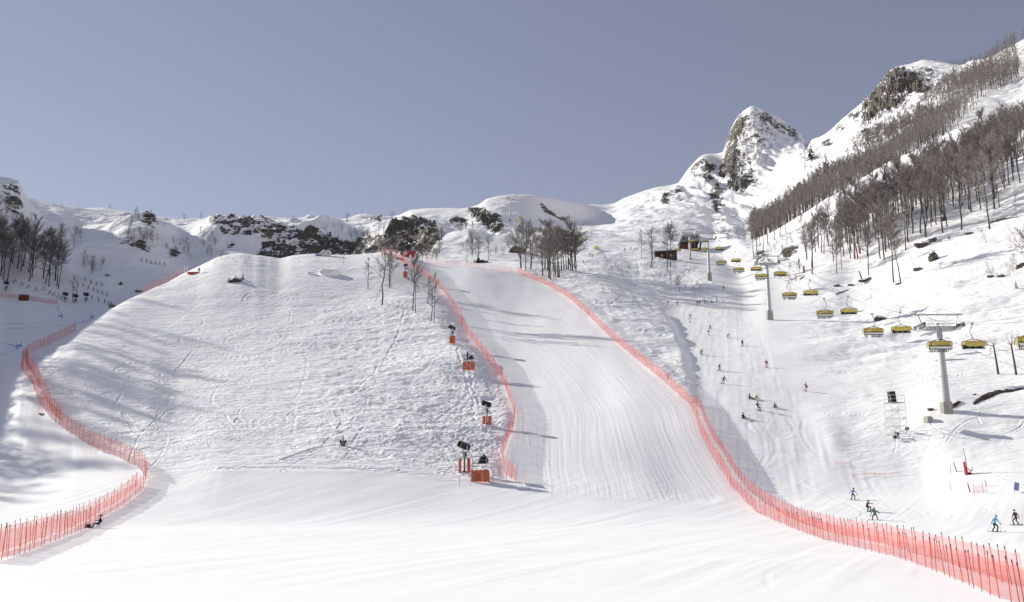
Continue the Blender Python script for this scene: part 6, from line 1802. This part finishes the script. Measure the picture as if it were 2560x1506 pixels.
def paint(o, cols):
    for i, m in enumerate(cols):
        o.material_slots[i].link = 'OBJECT'; o.material_slots[i].material = m
def gear_mesh():
    d = {}
    for s, k in ((1, 'r'), (-1, 'l')):
        m = MB(); n = 7
        prof = [(-1.02, .13), (-.92, .045), (-.7, .0), (0, .0), (.5, .0), (.68, .02)]
        vs = []; fs = []
        for y, z in prof:
            w = .05 if abs(y) < .85 else .03
            vs += [(-w, y, z), (w, y, z), (w, y, z + .025), (-w, y, z + .025)]
        for i in range(len(prof) - 1):
            for j in range(4): fs.append((i * 4 + j, i * 4 + (j + 1) % 4, (i + 1) * 4 + (j + 1) % 4, (i + 1) * 4 + j))
        fs += [(3, 2, 1, 0), tuple((len(prof) - 1) * 4 + j for j in range(4))]
        m.add(vs, fs); m.box((0, .03, .05), (.075, .3, .05)); d['ski'] = m.mesh("ski", M_DARK)
    m = MB(); prof = [(-.80, .10, .09), (-.68, .02, .13), (-.3, 0, .125), (.3, 0, .125), (.68, .02, .13), (.80, .10, .09)]
    vs = []; fs = []
    for x, z, w in prof: vs += [(x, -w, z), (x, w, z), (x, w, z + .022), (x, -w, z + .022)]
    for i in range(len(prof) - 1):
        for j in range(4): fs.append((i * 4 + j, (i + 1) * 4 + j, (i + 1) * 4 + (j + 1) % 4, i * 4 + (j + 1) % 4))
    fs += [(0, 1, 2, 3), tuple((len(prof) - 1) * 4 + 3 - j for j in range(4))]
    m.add(vs, fs)
    for sx in (-.28, .28): m.box((sx, 0, .04), (.1, .2, .05))
    d['board'] = m.mesh("snowboard", M_DARK)
    return d
GEAR = gear_mesh()
HELM = MB(); HELM.ball((0, 0, 0), (.118, .142, .115), 12, 8); HELM = HELM.mesh("helmet", M_DARK, True)
GOG = MB(); GOG.sweep([(-.09, -.035), (-.155, -.03), (-.16, .03), (-.09, .04)], -.085, .085, True); GOG = GOG.mesh("goggles", M_GLASS, True)
def person(p, po, yaw, jacket, trousers, label, helmet="black", gear="ski", poles=True, boots="charcoal", group=None, tilt=(0, 0), scale=1.0, snow=True):
    o = link_mesh("person", BODIES[po]); o.location = p; o.rotation_euler = (tilt[0], tilt[1], yaw); o.scale = (scale,) * 3
    tag(o, label, "person", group)
    J = POSES[po]
    paint(o, [cloth(jacket, C[jacket]), cloth(trousers, C[trousers]), cloth(boots, C[boots]), SKIN, cloth("black", C["black"])])
    hd = J['head'].lerp(J['crown'], .42)
    d = (J['crown'] - J['head']).normalized()
    h = link_mesh("helmet", HELM, o); h.location = hd + d * .05; h.rotation_euler = (max(0, math.acos(max(-1, min(1, d.z)))) * .5, 0, 0)
    h.material_slots[0].link = 'OBJECT'; h.material_slots[0].material = cloth(helmet, C[helmet])
    g = link_mesh("goggles", GOG, o); g.location = hd + V3(0, 0, -.01)
    if gear == "ski":
        for k in 'rl':
            q = link_mesh("ski", GEAR['ski'], o); a = J['ankle' + k]
            q.location = a + V3(0, -.06, -.135)
    elif gear == "board":
        q = link_mesh("snowboard", GEAR['board'], o); a = (J['ankler'] + J['anklel']) / 2; q.location = a + V3(0, -.06, -.14)
    if poles and gear == "ski" and po in ("ski", "wide", "tuck", "stand", "carve"):
        for k, s in (('r', 1), ('l', -1)):
            m = MB(); w = J['palm' + k]
            e = (w + V3(.10 * s, .75, -.42)) if po == "tuck" else (w + V3(.28 * s, .35, -w.z + .02))
            m.tube([w + (w - e).normalized() * .08, e], .011, 4); m.tube([e + (w - e).normalized() * .1, e + (w - e).normalized() * .12], .045, 6)
            m.build("ski_pole", M_GREY, o)
    return o
# on the open run, from the near corner upwards: pixel of the feet, pose, heading, clothes
S = 1.0
def at(u, v, kmin=.3): return hit(u, v, kmin) + Vector((0, 0, .03))
person(at(2487, 1330), "wide", .35, "turquoise", "charcoal", "skier in a turquoise jacket and dark trousers turning near the net", "turquoise")
person(at(2541, 1313), "boardup", math.pi + .2, "plum", "plum", "snowboarder in dark plum clothes seen from behind at the view's edge", "plum", "board")
person(at(2188, 1301), "board", -.5, "green", "charcoal", "snowboarder in a green jacket crouching close to the red net", "grey", "board")
person(at(2173, 1279), "board", .5, "brown", "black", "snowboarder in brown and orange leaning just behind the green one", "black", "board", tilt=(0, -.25))
person(at(2132, 1250), "wide", .2, "lavender", "black", "skier in a lavender jacket below the ribbon net", "black", scale=.95)
person(at(1860, 1048), "sit", .4, "black", "charcoal", "dark clothed snowboarder sitting lowest in the snow by the net corner", "black", "board", scale=1.05)
person(at(1938, 1021), "sit", -.2, "grey", "grey", "grey clothed snowboarder sitting alone with a dark board", "charcoal", "board", scale=.95)
person(at(1898, 1026), "carve", .5, "black", "black", "black clothed snowboarder leaning into a turn above the sitting one", "black", "board")
person(at(1877, 999), "sit", .9, "charcoal", "darkred", "dark snowboarder sitting beside the yellow one, board upright", "black", "board")
person(at(1891, 998), "sit", -.7, "yellow", "orange", "person in yellow sitting in the snow", "orange", "board", scale=.85)
person(at(2014, 978), "carve", -.8, "darkred", "pink", "skier in red and pink leaning on the snow bank edge", "darkred", tilt=(0, .5))
person(at(1917, 919), "ski", -.6, "darkred", "coral", "skier with coral trousers on the edge of the run", "darkred", scale=1.0)
person(at(1807, 960), "wide", -.4, "black", "black", "black clothed skier with spread arms, lower of two in the middle", "black", tilt=(0, .2), scale=.95)
person(at(1797, 928), "wide", .9, "charcoal", "charcoal", "dark grey skier gliding sideways, upper of two in the middle", "charcoal", tilt=(0, .15), scale=1.0)
person(at(1753, 887), "tuck", .6, "black", "black", "black clothed skier bent forward by the mogul edge", "black", scale=.95)
person(at(1856, 866), "stand", .3, "black", "black", "black clothed skier standing upright on the run", "black", scale=.92)
person(at(1819, 845), "tuck", .8, "red", "coral", "skier in red bent low on the run", "darkred", scale=.85)
person(at(1771, 838), "ski", .2, "charcoal", "white", "skier in a dark jacket and white trousers, lower of a pair", "white", scale=.85)
person(at(1776, 823), "tuck", -.7, "black", "charcoal", "dark skier bent forward, upper of a pair", "black", scale=.85)
person(at(1723, 806), "ski", .2, "white", "white", "skier in white clothes right below a dark skier", "white", scale=.80)
person(at(1725, 796), "wide", .2, "charcoal", "charcoal", "dark skier right above the white clothed one", "black", scale=.80)
for u, v, po, j, t_, lab in ((1670, 763, "wide", "charcoal", "black", "dark skier pushing along the top traverse, nearest to the planted skis"), (1693, 763, "stand", "black", "black", "dark skier standing second on the top traverse"), (1743, 762, "stand", "black", "charcoal", "dark skier, first of the close pair on the top traverse"), (1749, 761, "stand", "black", "black", "dark skier, second of the close pair on the top traverse"),
                          (1762, 760, "ski", "darkred", "coral", "skier in red and coral on the top traverse"), (1780, 757, "sit", "grey", "grey", "grey clothed person sitting at the end of the top traverse"), (1792, 753, "stand", "black", "black", "tall dark skier at the far end of the top traverse"), (1809, 724, "stand", "black", "black", "lone dark figure in the white gully over the traverse")):
    person(at(u, v, 3), po, rnd.uniform(-.8, .8), j, t_, lab, "black", "ski" if po != "sit" else "board", scale=.80)
for i, (u, v) in enumerate(((1562, 628), (1577, 626), (1588, 627), (1594, 626))):
    person(at(u, v, 5), "stand", rnd.uniform(-1, 1), "charcoal", "black", f"tiny dark figure far behind the mogul slope, {ordinal(i)} of four in a line", "black", None, group="far figures behind the mogul slope", scale=1.0)
person(at(497, 684, 4), "stand", .5, "black", "black", "dark clothed person standing at the end of the orange crash pad", "black", None, scale=1.15)
# a pair of skis stuck in the snow
for i, (du, ln) in enumerate(((0, .35), (5, .3))):
    q = link_mesh("planted_ski", GEAR['ski']); q.location = at(1646 + du, 759, 3) + Vector((0, 0, .8)); q.rotation_euler = (math.pi / 2, ln, 0)
    tag(q, f"ski planted upright beside the top traverse, {'first' if i == 0 else 'second'} of the pair", "ski", "planted skis")
# the worker under the lone scaffold
p = hit(2243, 1090); person(onto(p.x - .15, p.y - .75, .02), "bend", -1.2, "black", "charcoal", "worker in black bending down under the lone scaffold tower", "black", None, scale=.95)

# sitting by the net: chair, person, bag
p = hit(245, 1321); ch = empty("folding_chair", p, rz=-1.25); tag(ch, "light folding chair under the seated person by the red net", "chair")
m = MB(); m.box((0, .02, .40), (.48, .46, .03)); m.build("seat", M_DARK, ch)
m = MB(); m.box((0, .30, .68), (.48, .03, .42), rot=(-.22, 0, 0)); m.build("backrest", M_DARK, ch)
for sx in (-.24, .24):
    m = MB(); m.tube([(sx, -.24, 0), (sx, .22, .42)], .016, 5); m.build("leg", M_STEEL, ch)
    m = MB(); m.tube([(sx, .28, 0), (sx, -.18, .42)], .016, 5); m.build("leg", M_STEEL, ch)
person(p + Vector((0, 0, .02)), "chair", -1.25, "black", "black", "person in black sitting back on a folding chair by the red net", "charcoal", None, boots="black")
p2 = hit(219, 1320); bag = empty("bag", p2, rz=.2); tag(bag, "black open bag on the snow beside the seated person", "bag")
m = MB(); m.box((0, 0, .17), (.62, .36, .36), taper=.85); m.build("body", M_DARK, bag)
m = MB(); m.box((.36, 0, .34), (.5, .34, .05), rot=(0, -.5, 0)); m.build("flap", M_DARK, bag)
m = MB(); m.tube([(-.12, 0, .3), (-.1, 0, .62), (.02, 0, .62), (.04, 0, .3)], .022, 5); m.build("handle", M_DARK, bag)

# riders on the loaded chairs
for ci, (ch, n, lab) in enumerate(CHAIRS_UP):
    xs = [-1.25, -.65, -.05, .65, 1.2][:n] if ci % 2 == 0 else [-1.2, -.1, .35, .85, 1.28][:n]
    near = lab.split(",")[0].replace("loaded chair ", "") if lab != "edge" else "cut off by the picture's edge"
    for i, x in enumerate(xs):
        loc = Vector(ch.location) + Matrix.Rotation(ch.rotation_euler.z, 3, 'Z') @ Vector((x, -.02, -3.66))
        person(loc, "ride", ch.rotation_euler.z + math.pi, ("black", "charcoal", "navy", "grey", "darkred")[(i + ci) % 5], ("black", "charcoal", "charcoal", "black", "navy")[(i * 2 + ci) % 5],
               f"{ordinal(i)} rider on the chair {near}", ("black", "grey", "white")[i % 3], "ski", False, group="riders on the lift")
